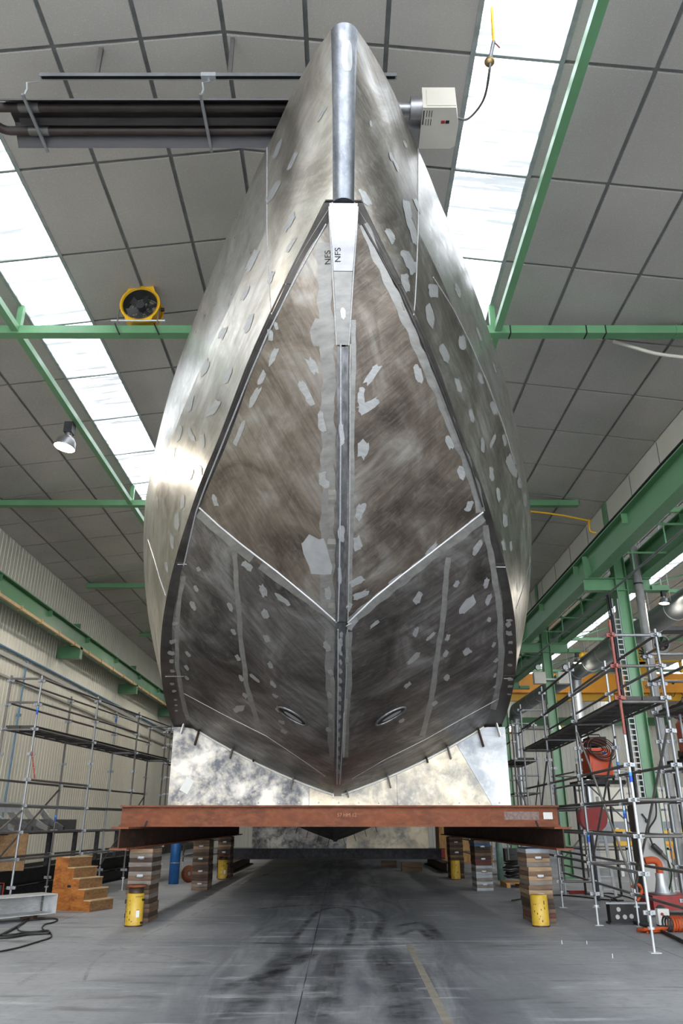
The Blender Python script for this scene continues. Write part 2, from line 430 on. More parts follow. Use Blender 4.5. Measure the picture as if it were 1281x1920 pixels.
for nm, pts, w, mt in (
    ('tyre_mark', [(545,1772),(575,1730),(600,1708),(635,1702),(658,1712),(662,1735),(648,1775)], 0.16, 'tyre'),
    ('tyre_mark', [(480,1705),(540,1699),(600,1697),(660,1700),(700,1708),(716,1722),(710,1745),(700,1765)], 0.2, 'tyre'),
    ('tyre_mark', [(740,1738),(790,1730),(812,1745),(826,1764)], 0.24, 'tyre'),
    ('tyre_mark', [(745,1755),(780,1742),(800,1752),(812,1765)], 0.2, 'tyre'),
    ('dust_mark', [(486,1706),(520,1700),(580,1698),(640,1701),(670,1708),(682,1722),(676,1742)], 0.05, 'dust'),
    ('dust_mark', [(540,1915),(565,1850),(588,1800),(604,1765)], 0.16, 'dust'), ('dust_mark', [(648,1910),(650,1850),(655,1790)], 0.3, 'dust'), ('dust_mark', [(735,1910),(728,1850),(716,1790)], 0.26, 'dust'),
    ('tyre_mark', [(430,1925),(500,1840),(560,1772)], 0.5, 'tyre'), ('tyre_mark', [(600,1925),(616,1850),(634,1780)], 0.45, 'tyre'), ('tyre_mark', [(770,1925),(745,1850),(715,1780)], 0.6, 'tyre'), ('tyre_mark', [(470,1768),(560,1770),(680,1772),(800,1768)], 0.12, 'tyre'),
    ('dust_mark', [(20,1775),(130,1766),(300,1790),(420,1812)], 0.12, 'dust'), ('dust_mark', [(30,1850),(70,1825),(110,1800)], 0.1, 'dust'), ('dust_mark', [(150,1868),(180,1800),(260,1760),(420,1690)], .06, 'dust'), ('tyre_mark', [(400,1860),(520,1820),(600,1780)], .3, 'tyre'),
    ('dust_mark', [(230,1740),(330,1700),(420,1668),(520,1632)], 0.3, 'dust'), ('dust_mark', [(180,1772),(420,1775),(640,1776)], 0.06, 'dust'),
    ('dust_mark', [(590,1915),(618,1830),(632,1780)], 0.02, 'dust')):
    floor_strip(nm, smooth(px_floor(pts)), w, M[mt])

# ceilings: sheets between dark battens, glazed strips
RY = [6.56 + 1.8 * k for k in range(-9, 30)]
RY = [y for y in RY if Y0 <= y <= Y1]
CL = [XL, -9.35, -8.15, -7.0, -5.82, -4.72, -3.6, -2.52, XRG]
CR = [XRG, -0.44, 0.56, 1.63, 2.72, 3.0, 3.86, 4.95, 6.12, XR]
def ceiling(name, cols, zf, sky, mat, keep):
    back = MB()
    for i in range(len(cols) - 1):
        a, b = cols[i], cols[i+1]
        if i in sky: continue
        back.add([(a, Y0, zf(a)+.03), (b, Y0, zf(b)+.03), (b, Y1, zf(b)+.03), (a, Y1, zf(a)+.03),
                  (a, Y0, zf(a)+.1), (b, Y0, zf(b)+.1), (b, Y1, zf(b)+.1), (a, Y1, zf(a)+.1)],
                 [(0,3,2,1), (4,5,6,7), (0,1,5,4), (1,2,6,5), (2,3,7,6), (3,0,4,7)])
    c = struct(name, back, M['seam'])
    rest = MB(); g = 0.03
    edges = [Y0] + RY + [Y1]
    for i in range(len(cols) - 1):
        if i in sky: continue
        a, b = cols[i] + g, cols[i+1] - g
        for j in range(len(edges) - 1):
            y0, y1 = edges[j] + g, edges[j+1] - g
            if y1 - y0 < 0.1: continue
            m = MB() if keep(y0) else rest
            m.add([(a, y0, zf(a)), (b, y0, zf(b)), (b, y1, zf(b)), (a, y1, zf(a)), (a, y0, zf(a)+.035), (b, y0, zf(b)+.035), (b, y1, zf(b)+.035), (a, y1, zf(a)+.035)],
                  [(0,3,2,1), (4,5,6,7), (0,1,5,4), (1,2,6,5), (2,3,7,6), (3,0,4,7)])
            if m is not rest: put('ceiling_panel', m, mat, c)
    if rest.v:
        o = put('ceiling_panels_beyond', rest, mat, c); o['kind'] = 'stuff'
    return c
ceiling('ceiling', CL, zc_main, (4,), M['ceil'], lambda y: 4 < y < 46)
ceiling('ceiling.001', CR, zc_main, (3,), M['ceil'], lambda y: 4 < y < 46)
CB = [XR + 0.15, 8.5, 9.7, 10.9, 12.4, 13.6, 14.8, XRG2, 17.2, 18.5, 19.8, 21.4, 22.6, XB]
ceiling('ceiling.002', CB, zc_bay, (3, 10), M['ceil_w'], lambda y: 10 < y < 40)
def skylight(name, a, b, zf, lo=4, hi=46):
    fr = MB(); 
    for x in (a, b):
        fr.add([(x-.03, Y0, zf(x)-.01), (x+.03, Y0, zf(x)-.01), (x+.03, Y1, zf(x)-.01), (x-.03, Y1, zf(x)-.01),
                (x-.03, Y0, zf(x)+.12), (x+.03, Y0, zf(x)+.12), (x+.03, Y1, zf(x)+.12), (x-.03, Y1, zf(x)+.12)],
               [(0,3,2,1), (4,5,6,7), (0,1,5,4), (1,2,6,5), (2,3,7,6), (3,0,4,7)])
    w = struct(name, fr, M['glaze'])
    edges = [Y0] + RY + [Y1]
    for y in RY:
        put('glazing_bar', MB().add([(a+.03, y-.02, zf(a)-.01), (b-.03, y-.02, zf(b)-.01), (b-.03, y+.02, zf(b)-.01), (a+.03, y+.02, zf(a)-.01),
            (a+.03, y-.02, zf(a)+.06), (b-.03, y-.02, zf(b)+.06), (b-.03, y+.02, zf(b)+.06), (a+.03, y+.02, zf(a)+.06)],
            [(0,3,2,1), (4,5,6,7), (0,1,5,4), (1,2,6,5), (2,3,7,6), (3,0,4,7)]), M['glaze'], w)
    for j in range(len(edges) - 1):
        y0, y1 = edges[j] + .02, edges[j+1] - .02
        if y1 - y0 < 0.1: continue
        put('pane', MB().add([(a+.03, y0, zf(a)+.02), (b-.03, y0, zf(b)+.02), (b-.03, y1, zf(b)+.02), (a+.03, y1, zf(a)+.02),
            (a+.03, y0, zf(a)+.04), (b-.03, y0, zf(b)+.04), (b-.03, y1, zf(b)+.04), (a+.03, y1, zf(a)+.04)],
            [(0,3,2,1), (4,5,6,7), (0,1,5,4), (1,2,6,5), (2,3,7,6), (3,0,4,7)]), M['sky'], w)
skylight('window_1', -5.82, -4.72, zc_main)
skylight('window_2', 1.63, 2.72, zc_main)
skylight('window_3', 10.9, 12.4, zc_bay)
skylight('window_4', 19.8, 21.4, zc_bay)

# walls: profiled sheet (ribs are real folds)
def ribbed(p, q, z0, z1, pitch, depth, nrm):
    p, q, nrm = Vector(p), Vector(q), Vector(nrm); L = (q - p).length; u = (q - p) / L
    prof = []; n = int(L / pitch)
    for k in range(n):
        s = k * pitch
        prof += [(s, 0), (s + pitch * .74, 0), (s + pitch * .80, depth), (s + pitch * .94, depth)]
    prof.append((L, 0))
    vs = []
    for s, d in prof:
        b = p + u * s + nrm * d
        vs += [(b.x, b.y, z0), (b.x, b.y, z1)]
    return MB().add(vs, [(2*i, 2*i+2, 2*i+3, 2*i+1) for i in range(len(prof) - 1)])
def gable(y, x0, x1, xr, ze, zr): return None
struct('wall_left', ribbed((XL, Y0, 0), (XL, Y1, 0), 0, ZE + .12, 0.25, 0.014, (1, 0, 0)), M['wall'])
struct('wall_back', ribbed((XL, Y1, 0), (XB, Y1, 0), 0, ZR + .3, 0.3, 0.02, (0, -1, 0)), M['wall'])
struct('wall_right', ribbed((XB, Y0, 0), (XB, Y1, 0), 0, ZE + .12, 0.3, 0.035, (-1, 0, 0)), M['wall'])
# eaves strip above the runway on the column line
w = struct('trim_1', MB().box(XR, XR + .12, Y0, Y1, ZE - 1.0, ZE + .1), M['wall'])
for y in RY:
    put('strip_joint', MB().box(XR - .008, XR, y - .012, y + .012, ZE - 1.0, ZE - .02), M['seam'], w)
struct('trim_2', MB().box(-6.0, XB, Y1 - .32, Y1 - .05, 8.4, 8.95), M['green_dark'])
# ================================================================== STEEL FRAME
def girder(name, label, o, u, h=.7, b=.3, tf=.03, tw=.02, mat='green', stiff=None, rail=None):
    o, u = Vector(o), Vector(u)
    t = thing(name, label, 'crane beam', o, world=True)
    put('beam', MB().ibeam(o, u, h, b, tf, tw), M[mat], t)
    if stiff:
        L = u.length; d = u / L
        s = 0.6
        while s < L:
            c = o + d * s
            put('stiffener', MB().box(c.x - b/2 + .01, c.x + b/2 - .01, c.y - .006, c.y + .006, c.z + h * .62, c.z + h - tf), M[mat], t)
            s += stiff
    if rail:
        p = o + Vector((0, 0, h))
        put('crane_rail', MB().box(p.x - .03, p.x + .03, p.y, (o + u).y, p.z, p.z + .06), M['steel_dark'], t)
    return t
ZB = CAMH + 5.95                                            # bracket top
for i, y in enumerate(FR):
    t = thing('steel_column', 'green steel column on the aisle line, number %d of the row counted from the hall door' % (i + 1), 'column', (7.35, y, 0), group='green steel columns on the aisle line', world=True)
    put('shaft', MB().ibeam((0,0,0), (0,0,1), .3, .3, .02, .014) if False else MB().box(7.2, 7.22, y-.15, y+.15, 0, ZE).box(7.48, 7.5, y-.15, y+.15, 0, ZE).box(7.22, 7.48, y-.01, y+.01, 0, ZE), M['green'], t)
    put('base_plate', MB().box(7.1, 7.6, y-.25, y+.25, 0, .03), M['green_dark'], t)
    put('bracket', MB().ibeam((6.4, y, ZB - .34), (1.75, 0, 0), .34, .22, .02, .014), M['green'], t)
    put('lamp_arm', MB().box(8.15, 8.6, y - .1, y + .1, ZB - .34, ZB - .2), M['green'], t)
    put('beam_plate', MB().prism([(0,0),(.26,0),(.1,.62),(-.02,.62)], (6.46, y - .012, ZB), (1,0,0), (0,0,1), (0,.024,0)), M['green'], t)
    put('beam_plate', MB().prism([(0,0),(.26,0),(.28,.62),(.16,.62)], (7.8, y - .012, ZB), (1,0,0), (0,0,1), (0,.024,0)), M['green'], t)
girder('crane_runway', 'green crane runway beam on the ship side of the aisle columns', (6.65, Y0, ZB), (0, Y1 - Y0, 0), .72, .32, .03, .02, 'green', 3.96, True)
girder('crane_runway', 'green crane runway beam on the side bay side of the aisle columns', (8.0, Y0, ZB), (0, Y1 - Y0, 0), .72, .32, .03, .02, 'green', 3.96, True)
lw = girder('crane_runway', 'green crane runway beam along the cream profiled wall', (-9.62, Y0, ZB - .12), (0, Y1 - Y0, 0), .62, .3, .03, .02, 'green_dark', 3.96, True)
put('conductor_rail', MB().box(-9.44, -9.36, Y0, Y1, ZB - .22, ZB - .13), M['busbar'], lw)
for k in range(24):
    y = 12 + k * 1.6
    put('conductor_clamp', MB().box(-9.48, -9.33, y - .03, y + .03, ZB - .24, ZB - .1), M['busbar'], lw)
for i, y in enumerate(FR[1:]):
    t = thing('wall_bracket', 'green runway bracket on the cream wall, %s one past the wooden steps' % ['first', 'second', 'third', 'fourth', 'fifth', 'sixth'][i], 'bracket', (XL + .04, y, ZB - .55), group='green brackets on the cream wall', world=True)
    put('corbel', MB().box(XL + .04, -9.36, y - .14, y + .14, ZB - .55, ZB - .14), M['green_dark'], t)
    put('gusset', MB().box(-9.85, -9.5, y - .02, y + .02, ZB - .14 + .66, ZB + .72), M['green_dark'], t)
# cables on top of the ship-side runway
for dx, nm in ((.09, 'thick black power cable lying along the ship side runway beam'), (.16, 'thin black power cable lying along the ship side runway beam')):
    pts = [(6.65 + dx - .24 , y, ZB + .765 + .01 * sin(y * 1.7 + dx * 40)) for y in [Y0 + 2.0 * k for k in range(34)]]
    tag(put('power_cable', MB().tube(pts, .03 if dx < .1 else .022, 6), M['black']), nm, 'cable')
# thin handrail pipe on stubs under the runways
t = thing('service_pipe', 'thin grey pipe on green stubs between the two crane runway beams', 'pipe', (7.0, 10, ZB - .5), world=True)
put('pipe', MB().cyl((7.0, 4, ZB - .42), (7.0, 45, ZB - .42), .028, 8), M['galv'], t)
for y in (13.5, 15.4, 17.3, 21.5, 23.6, 25.5, 29.5, 32):
    put('hanger', MB().box(6.985, 7.015, y - .015, y + .015, ZB - .42, ZB + .12).box(6.79, 7.84, y - .02, y + .02, ZB + .03, ZB + .07), M['green'], t)

ZT = CAMH + 8.03
for i, y in enumerate(FR[1:6]):
    xa = XL + (ZT + .16 - ZE) / SL + .02 if ZT + .16 > ZE else XL + .3
    xb = XR - (ZT + .16 - ZE) / SL - .02 if ZT + .16 > ZE else XR - .3
    t = thing('roof_tie', 'green square roof tie beam spanning the hall, %s from the fan' % ('the one that carries the yellow fan' if i == 0 else ['', 'first', 'second', 'third', 'fourth'][i] + ' behind'), 'tie beam', (0, y, ZT), world=True)
    t['label'] = 'green roof tie beam that carries the yellow fan' if i == 0 else 'green roof tie beam, %s one behind the tie with the yellow fan' % ['', 'first', 'second', 'third', 'fourth'][i]
    put('beam', MB().box(xa, xb, y - .09, y + .09, ZT, ZT + .16), M['green'], t)
    put('end_plate', MB().box(xa + .52, xa + .54, y - .1, y + .1, ZT - .012, ZT + .172), M['green'], t)
    put('end_plate', MB().box(xb - .56, xb - .54, y - .1, y + .1, ZT - .012, ZT + .172), M['green'], t)
    for x in (-5.8, 2.72):
        put('post', MB().box(x - .05, x + .05, y - .05, y + .05, ZT + .16, zc_main(x)), M['green'], t)
    if i == 0:
        for px in (956, 1098, 1134):
            x = atD(px, 630, y).x
            put('strap', MB().box(x - .012, x + .012, y - .094, y + .094, ZT - .005, ZT + .165), M['black'], t)
for x, nm in ((-5.8, 'long green purlin bar under the left glazed roof strip'), (2.78, 'long green purlin bar under the right glazed roof strip')):
    t = thing('roof_bar', nm.replace('left', 'wall side').replace('right', 'aisle side'), 'beam', (x, 10, ZT + .03), world=True)
    ys_ = [Y0] + FR[0:] + [Y1]
    for k in range(len(ys_) - 1):
        put('bar_length', MB().box(x - .06, x + .06, ys_[k] + .1, ys_[k+1] - .1, ZT + .03, ZT + .15), M['green'], t)
# small grey hose seen behind tie at the right, draped
tag(put('flexible_hose', MB().tube(smooth([atD(1150, 640, 11.8), atD(1190, 652, 11.75), atD(1235, 664, 11.7), atD(1300, 672, 11.6)]), .035, 8), M['cream']),
    'beige hose hanging off the green roof tie with the black straps', 'hose')
# yellow gas pipe by the second tie
p = [atD(985, 958, FR[2] - .3), atD(1098, 975, FR[2] - .3), atD(1104, 979, FR[2] - .3), atD(1107, 996, FR[2] - .3), atD(1118, 999, FR[2] - .3)]
q = [p[0] + Vector((-3.5, 0, .12))] + p
tag(put('gas_pipe', MB().tube(smooth(q, 4), .025, 8), M['yellow']), 'thin yellow gas pipe with a bend beside the aisle column', 'pipe')
# grey downpipe beside the second column
y2 = FR[2]
t = thing('downpipe', 'fat grey plastic downpipe beside a green aisle column', 'pipe', (7.72, y2 - .3, 0), world=True)
put('pipe', MB().cyl((7.72, y2 - .3, 0), (7.72, y2 - .3, ZE - .15), .11, 14), plain('grey_pvc', (140, 138, 136), .5), t)
for z in (2.2, 4.9, 7.4):
    put('clamp', MB().cyl((7.72, y2 - .3, z), (7.72, y2 - .3, z + .04), .118, 14), M['steel_dark'], t)
t = thing('cable_ladder', 'upright cable ladder with dark cables beside the grey downpipe', 'cable ladder', (7.08, y2 - .2, 0), world=True)
put('side_rail', MB().box(7.0, 7.02, y2 - .22, y2 - .18, .8, ZB - .6), M['galv'], t)
put('side_rail', MB().box(7.14, 7.16, y2 - .22, y2 - .18, .8, ZB - .6), M['galv'], t)
rung = MB().box(7.02, 7.14, y2 - .21, y2 - .19, 0, .03).mesh('rung')
for k in range(44):
    o = put('rung', rung, M['galv'], t); o.location = (0, 0, .9 + k * .13)
put('cable', MB().cyl((6.95, y2 - .2, .5), (6.95, y2 - .2, ZB - .5), .035, 8), M['black'], t)
put('cable', MB().cyl((6.9, y2 - .18, .5), (6.9, y2 - .18, ZB - .5), .02, 8), M['black'], t)

# blue conduits on the cream wall
t = thing('wall_conduit', 'blue grey conduit running level along the cream wall under the runway beam', 'conduit', (XL + .07, 20, 5.9), world=True)
put('pipe', MB().cyl((XL + .08, Y0, 6.55), (XL + .08, Y1, 6.55), .04, 8), M['bluepipe'], t)
put('tray', MB().box(XL + .04, XL + .12, Y0, Y1, 6.28, 6.4), M['cabinet'], t)
t = thing('wall_conduit', 'blue upright conduit on the cream wall behind the scaffold', 'conduit', (XL + .07, 24.4, 1.6), world=True)
put('pipe', MB().cyl((XL + .08, 24.4, 1.6), (XL + .08, 24.4, 6.5), .03, 8), M['bluepipe'], t)
for z in (2.0, 4.75):
    put('clip', MB().box(XL + .04, XL + .14, 24.33, 24.47, z, z + .08), M['bluepipe'], t)
struct('trim_3', MB().box(XL + .04, XL + .1, Y0, Y1, 5.72, 5.78), M['cabinet'])
struct('baseboard_left', MB().box(XL + .04, XL + .12, Y0, Y1, 0, .45), M['blackmetal'])

# ================================================================== THE HULL
def pch(pts):
    xs = [p[0] for p in pts]; ys = [p[1] for p in pts]; h = [xs[i+1]-xs[i] for i in range(len(xs)-1)]
    d = [(ys[i+1]-ys[i]) / h[i] for i in range(len(h))]; m = [d[0]]
    for i in range(1, len(d)):
        m.append(0 if d[i-1]*d[i] <= 0 else 3*(h[i-1]+h[i]) / ((2*h[i]+h[i-1])/d[i-1] + (h[i]+2*h[i-1])/d[i]))
    m.append(d[-1])
    def f(x):
        x = min(max(x, xs[0]), xs[-1]); i = 0
        while i < len(h) - 1 and x > xs[i+1]: i += 1
        t = (x - xs[i]) / h[i]
        return ys[i]*(2*t**3-3*t*t+1) + h[i]*m[i]*(t**3-2*t*t+t) + ys[i+1]*(3*t*t-2*t**3) + h[i]*m[i+1]*(t**3-t*t)
    return f
Z_KEEL = pch([(6.25,7.84),(6.31,7.68),(6.6,7.2),(6.9,6.65),(7.5,5.75),(8.3,4.85),(9.3,4.05),(10.5,3.45),(12.5,2.8),(15.6,2.15),(20,1.75),(33,1.0),(50,1.0)])
Z_CHINE = pch([(6.27,7.84),(6.5,7.56),(7.0,6.93),(8,6.22),(9.3,5.5),(11,4.75),(13,4.05),(15.6,3.42),(20,2.9),(33,2.4),(50,2.4)])
X_CHINE = pch([(6.27,.125),(6.38,.15),(6.55,.35),(6.79,.57),(7.13,.80),(7.48,1.02),(7.95,1.23),(8.4,1.44),(8.83,1.66),(9.31,1.89),(10.14,2.19),(10.91,2.42),(11.69,2.61),(12.98,2.80),(14.03,2.87),(15.6,2.9),(20,3.1),(33,3.3),(50,3.2)])
X_FL = pch([(6.27,.19),(6.52,.40),(6.79,.64),(7.08,.86),(7.48,1.10),(7.95,1.33),(8.4,1.55),(8.83,1.77),(9.39,2.01),(10.14,2.30),(10.91,2.55),(11.69,2.76),(12.62,2.95),(13.8,3.11),(14.93,3.2),(15.7,3.24),(20,3.5),(33,3.7),(50,3.6)])
Z_SHEER = pch([(5.50,9.45),(8,9.4),(11.4,9.05),(16,8.2),(20,8.0),(50,8.0)])
X_SHEER = pch([(5.50,.14),(5.7,.28),(6.17,.55),(6.78,.83),(7.26,1.06),(7.92,1.35),(8.44,1.60),(9.27,1.96),(10.43,2.46),(11.49,2.90),(12.8,3.39),(14.25,3.88),(16.2,4.42),(18,4.6),(30,4.6),(50,4.2)])
BULGE = pch([(6,0.0),(8,.0),(10,.05),(12,.16),(15,.25),(20,.3),(50,.3)])
KB = pch([(6.27,0),(7.0,0),(8.3,.09),(11,.09),(14,.03),(20,0),(50,0)])
def gs(s): return s ** 2.0
HANG = 0.0105
HR = Matrix.Translation((.03, 5.4, 0)) @ Matrix.Rotation(HANG, 4, 'Z') @ Matrix.Translation((0, -5.4, 0))
def H(p): return HR @ Vector(p)
def bottom(sd, s, t):
    g = gs(s); dk = 6.27 + 43.73 * g; dc = 6.28 + 43.72 * g
    y = dk + (dc - dk) * t
    xk = .03
    x = xk + (X_CHINE(dc) - xk) * t
    z = Z_KEEL(dk) + (Z_CHINE(dc) - Z_KEEL(dk)) * t - .10 * 4 * t * (1 - t) * min(1, (dk - 6.27) / 3)
    return H((sd * x, y, z))
def d_of_s(s): return 6.33 + 43.67 * gs(s)
def s_of_d(d): return sqrt(max(0, (d - 6.33) / 43.67))
KN = 0.54                                                   # bulwark knuckle
def topside(sd, s, t):
    g = gs(s); dl = 6.27 + 43.73 * g; du = 5.50 + 44.50 * g
    xl = X_FL(dl) - .012 if dl > 6.6 else .115 + (X_FL(6.6) - .012 - .115) * ((dl - 6.27) / .33)
    y = dl + (du - dl) * t
    b = BULGE(dl) * 4 * t * (1 - t)
    fl_ = -.05 * max(0, 1 - abs(dl - 8.2) / 2.2) * 4 * t * (1 - t)
    x = xl + (X_SHEER(du) - xl) * t + b + fl_ * (1 if t < 1 else 0)
    x += KB(dl) * (t / KN if t < KN else (1 - t) / (1 - KN))
    return H((sd * x, y, Z_CHINE(dl) + (Z_SHEER(du) - Z_CHINE(dl)) * t))
def grid(f, s0, s1, ns, t0, t1, nt, th=0.0):
    vs = [f(s0 + (s1 - s0) * i / ns, t0 + (t1 - t0) * j / nt) for i in range(ns + 1) for j in range(nt + 1)]
    fs = [(i*(nt+1)+j, (i+1)*(nt+1)+j, (i+1)*(nt+1)+j+1, i*(nt+1)+j+1) for i in range(ns) for j in range(nt)]
    m = MB(); m.add(vs, fs, True); return m
hull = thing('yacht_hull', 'huge bare aluminium yacht hull with raked bow resting on steel beams', 'boat hull', (0, 16, 2.1), world=True)
surf = MB()                                                 # copy of the shell used only to look up points
def shell(name, m, mat, sd):
    surf.add(m.v, m.f)
    return put(name, m, M[mat], hull)
SA, SB, SEND = s_of_d(9.33), s_of_d(17.5), 1.0
plates = {}
for sd, k in ((-1, 'l'), (1, 'r')):
    fb = lambda s, t, sd=sd: bottom(sd, s, t)
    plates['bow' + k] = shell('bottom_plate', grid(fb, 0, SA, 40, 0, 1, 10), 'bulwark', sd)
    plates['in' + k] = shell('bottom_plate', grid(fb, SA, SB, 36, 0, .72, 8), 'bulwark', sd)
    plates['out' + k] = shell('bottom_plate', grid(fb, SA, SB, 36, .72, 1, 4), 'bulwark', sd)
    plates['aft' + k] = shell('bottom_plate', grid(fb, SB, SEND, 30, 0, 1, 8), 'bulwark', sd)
    ft = lambda s, t, sd=sd: topside(sd, s, t)
    S12 = sqrt((12.0 - 6.27) / 43.73)
    def SB_(t): return sqrt((7.0 - 6.27 + .77 * t) / (43.73 + .77 * t))
    f0 = lambda q, t, sd=sd: topside(sd, SB_(t) * q, t)
    f1 = lambda q, t, sd=sd: topside(sd, SB_(t) + (S12 - SB_(t)) * q, t)
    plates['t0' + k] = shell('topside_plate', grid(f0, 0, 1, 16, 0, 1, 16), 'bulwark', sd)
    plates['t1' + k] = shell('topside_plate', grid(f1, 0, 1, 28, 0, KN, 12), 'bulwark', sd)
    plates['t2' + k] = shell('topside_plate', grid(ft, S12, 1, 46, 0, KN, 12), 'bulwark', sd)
    plates['b0' + k] = shell('bulwark_plate', grid(f1, 0, 1, 36, KN, 1, 6), 'bulwark', sd)
    plates['b1' + k] = shell('bulwark_plate', grid(ft, S12, 1, 40, KN, 1, 6), 'bulwark', sd)
    put('weld_bead', MB().tube([topside(sd, SB_(k / 30), k / 30) for k in range(31)], .009, 6), M['weld'], hull)
# chine plate (flat strip with a proud edge) in lengths
cuts = [6.27, 6.79, 10.2, 13.1, 17.5, 50]
for sd in (-1, 1):
    for i in range(len(cuts) - 1):
        n = 14; vs = []
        for j in range(n + 1):
            y = cuts[i] + .004 + (cuts[i+1] - cuts[i] - .008) * j / n
            a = (sd * (X_CHINE(y) - .02), y, Z_CHINE(y)); b = (sd * (X_FL(y) + .012), y, Z_CHINE(y) + .005)
            vs += [H(a), H(b), H((b[0], y, b[2] + .018)), H((a[0], y, a[2] + .018))]
        fs = []
        for j in range(n):
            for q in range(4):
                fs.append((4*j+q, 4*j+(q+1)%4, 4*j+4+(q+1)%4, 4*j+4+q))
        fs += [(0,1,2,3), (4*n, 4*n+3, 4*n+2, 4*n+1)]
        m = MB().add(vs, fs); surf.add(m.v, m.f)
        put('chine_plate', m, M['flange'], hull)
# knuckle cap at the stem
zk = Z_CHINE(6.27)
put('stem_cap', MB().prism([H((x_, y_, 0)).xy for x_, y_ in ((-.235, 6.42), (-.195, 6.255), (.195, 6.255), (.235, 6.42))], (0, 0, zk + .004), (1, 0, 0), (0, 1, 0), (0, 0, .02)), M['flange'], hull)
# rounded stem: half pipe between the two topside edges
n = 14; ns = 26; vs = []
for i in range(ns + 1):
    t = i / ns
    a, b = topside(-1, 0, t), topside(1, 0, t); c = (a + b) / 2; r = (b - a).length / 2
    for j in range(n + 1):
        th = radians(-62 + 124 * j / n); R_ = r / sin(radians(62))
        vs.append(c + Vector((sin(th) * R_, -(cos(th) - cos(radians(62))) * R_, 0)))
fs = [(i*(n+1)+j, i*(n+1)+j+1, (i+1)*(n+1)+j+1, (i+1)*(n+1)+j) for i in range(ns) for j in range(n)]
top = [vs[ns*(n+1)+j] for j in range(n + 1)]
apex = sum(top, Vector()) / (n + 1) + Vector((0, .03, .035))
m = MB().add(vs, fs, True)
ring = [p.lerp(apex, .45) + Vector((0, 0, .014)) for p in top]
m.add(top + ring + [apex], [(j, j+1, n+2+j, n+1+j) for j in range(n)] + [(n+1+j, n+2+j, 2*n+2) for j in range(n)], True)
m.add([vs[j] for j in range(n + 1)], [tuple(range(n + 1))])
surf.add(m.v, m.f)
put('stem_pipe', m, M['stem'], hull)
# unseen sheet added under the bulwark top to keep light from leaking through
vs = []
for i in range(61):
    s = i / 60
    a, b = topside(-1, s, .985), topside(1, s, .985); vs += [a, b]
put('deck', MB().add(vs, [(2*i, 2*i+1, 2*i+3, 2*i+2) for i in range(60)]), M['bulwark'], hull)
# keel bar: wide shoe at the top that tapers into a flat bar
def keelbar(d0, d1, n, w0, w1):
    vs = []
    for i in range(n + 1):
        d = d0 + (d1 - d0) * i / n; w = (w0 + (w1 - w0) * i / n) / 2
        e = Z_KEEL(d + .01) - Z_KEEL(d - .01); tg = Vector((0, .02, e)).normalized(); nr = Vector((0, tg.z, -tg.y))
        if nr.y > 0: nr = -nr
        c = Vector((0, d, Z_KEEL(d)))
        for x, o in ((-w, -.02), (-w, .028), (w, .028), (w, -.02)):
            q = c + nr * o; vs.append(H((x, q.y, q.z)))
    fs = [(4*i+q, 4*i+(q+1)%4, 4*i+4+(q+1)%4, 4*i+4+q) for i in range(n) for q in range(4)] + [(0,1,2,3), (4*n, 4*n+3, 4*n+2, 4*n+1)]
    m = MB().add(vs, fs); surf.add(m.v, m.f); return m
put('stem_shoe', keelbar(6.262, 6.60, 10, .30, .205), M['polish'], hull)
put('stem_shoe', keelbar(6.603, 6.98, 10, .204, .125), M['ground_soft'], hull)
put('keel_bar', keelbar(6.99, 9.32, 22, .12, .13), M['keelbar'], hull)
put('keel_bar', keelbar(9.34, 17.5, 30, .13, .15), M['keelbar'], hull)
put('keel_bar', keelbar(17.52, 45, 30, .15, .15), M['keelbar'], hull)
# transom
vs = [bottom(-1, 1, 0), bottom(-1, 1, 1), topside(-1, 1, .5), topside(-1, 1, 1), topside(1, 1, 1), topside(1, 1, .5), bottom(1, 1, 1), bottom(1, 1, 0)]
put('transom', MB().add(vs, [tuple(range(8))]), M['bulwark'], hull)

BV = BVHTree.FromPolygons([Vector(v) for v in surf.v], surf.f)
ORG = Vector((0, 0, CAMH))
def hit(px, py):
    r = ray(px, py).normalized()
    l, nr, i, d = BV.ray_cast(ORG, r)
    if l is None: return None, None
    if nr.dot(r) > 0: nr = -nr
    return l, nr
# brushed aluminium whose streaks follow the grinder strokes on each plate
def stroke(a, b):
    p, q = hit(*a)[0], hit(*b)[0]
    return q - p
def paint(keys, m):
    for k in keys:
        me = plates[k].data; me.materials.clear(); me.materials.append(m)
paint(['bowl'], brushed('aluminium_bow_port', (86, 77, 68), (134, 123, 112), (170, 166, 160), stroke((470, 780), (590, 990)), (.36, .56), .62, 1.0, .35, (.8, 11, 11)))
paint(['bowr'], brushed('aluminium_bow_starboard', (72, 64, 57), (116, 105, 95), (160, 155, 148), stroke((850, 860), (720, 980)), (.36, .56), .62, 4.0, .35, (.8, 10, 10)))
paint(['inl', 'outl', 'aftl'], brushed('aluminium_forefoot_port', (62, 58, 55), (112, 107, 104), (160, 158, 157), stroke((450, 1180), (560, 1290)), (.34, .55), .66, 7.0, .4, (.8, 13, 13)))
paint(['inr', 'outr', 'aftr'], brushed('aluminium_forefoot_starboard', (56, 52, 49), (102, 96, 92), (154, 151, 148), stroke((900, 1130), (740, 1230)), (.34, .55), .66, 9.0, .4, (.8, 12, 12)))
paint(['t0l', 't1l', 't2l'], brushed('aluminium_topside_port_lit', (158, 150, 140), (200, 194, 184), (222, 220, 217), stroke((400, 800), (470, 640)), (.3, .44), .85, 2.0, .3, (1.2, 9, 9), .015))  # paler base colour paints in the skylight reflected on this side
paint(['t0r', 't1r', 't2r'], brushed('aluminium_topside_starboard_shaded', (96, 90, 83), (140, 134, 126), (192, 191, 189), stroke((880, 760), (800, 560)), (.3, .46), .82, 3.0, .35, (1.2, 9, 9), .015))  # same metal in a darker base colour: the shaded side is painted in
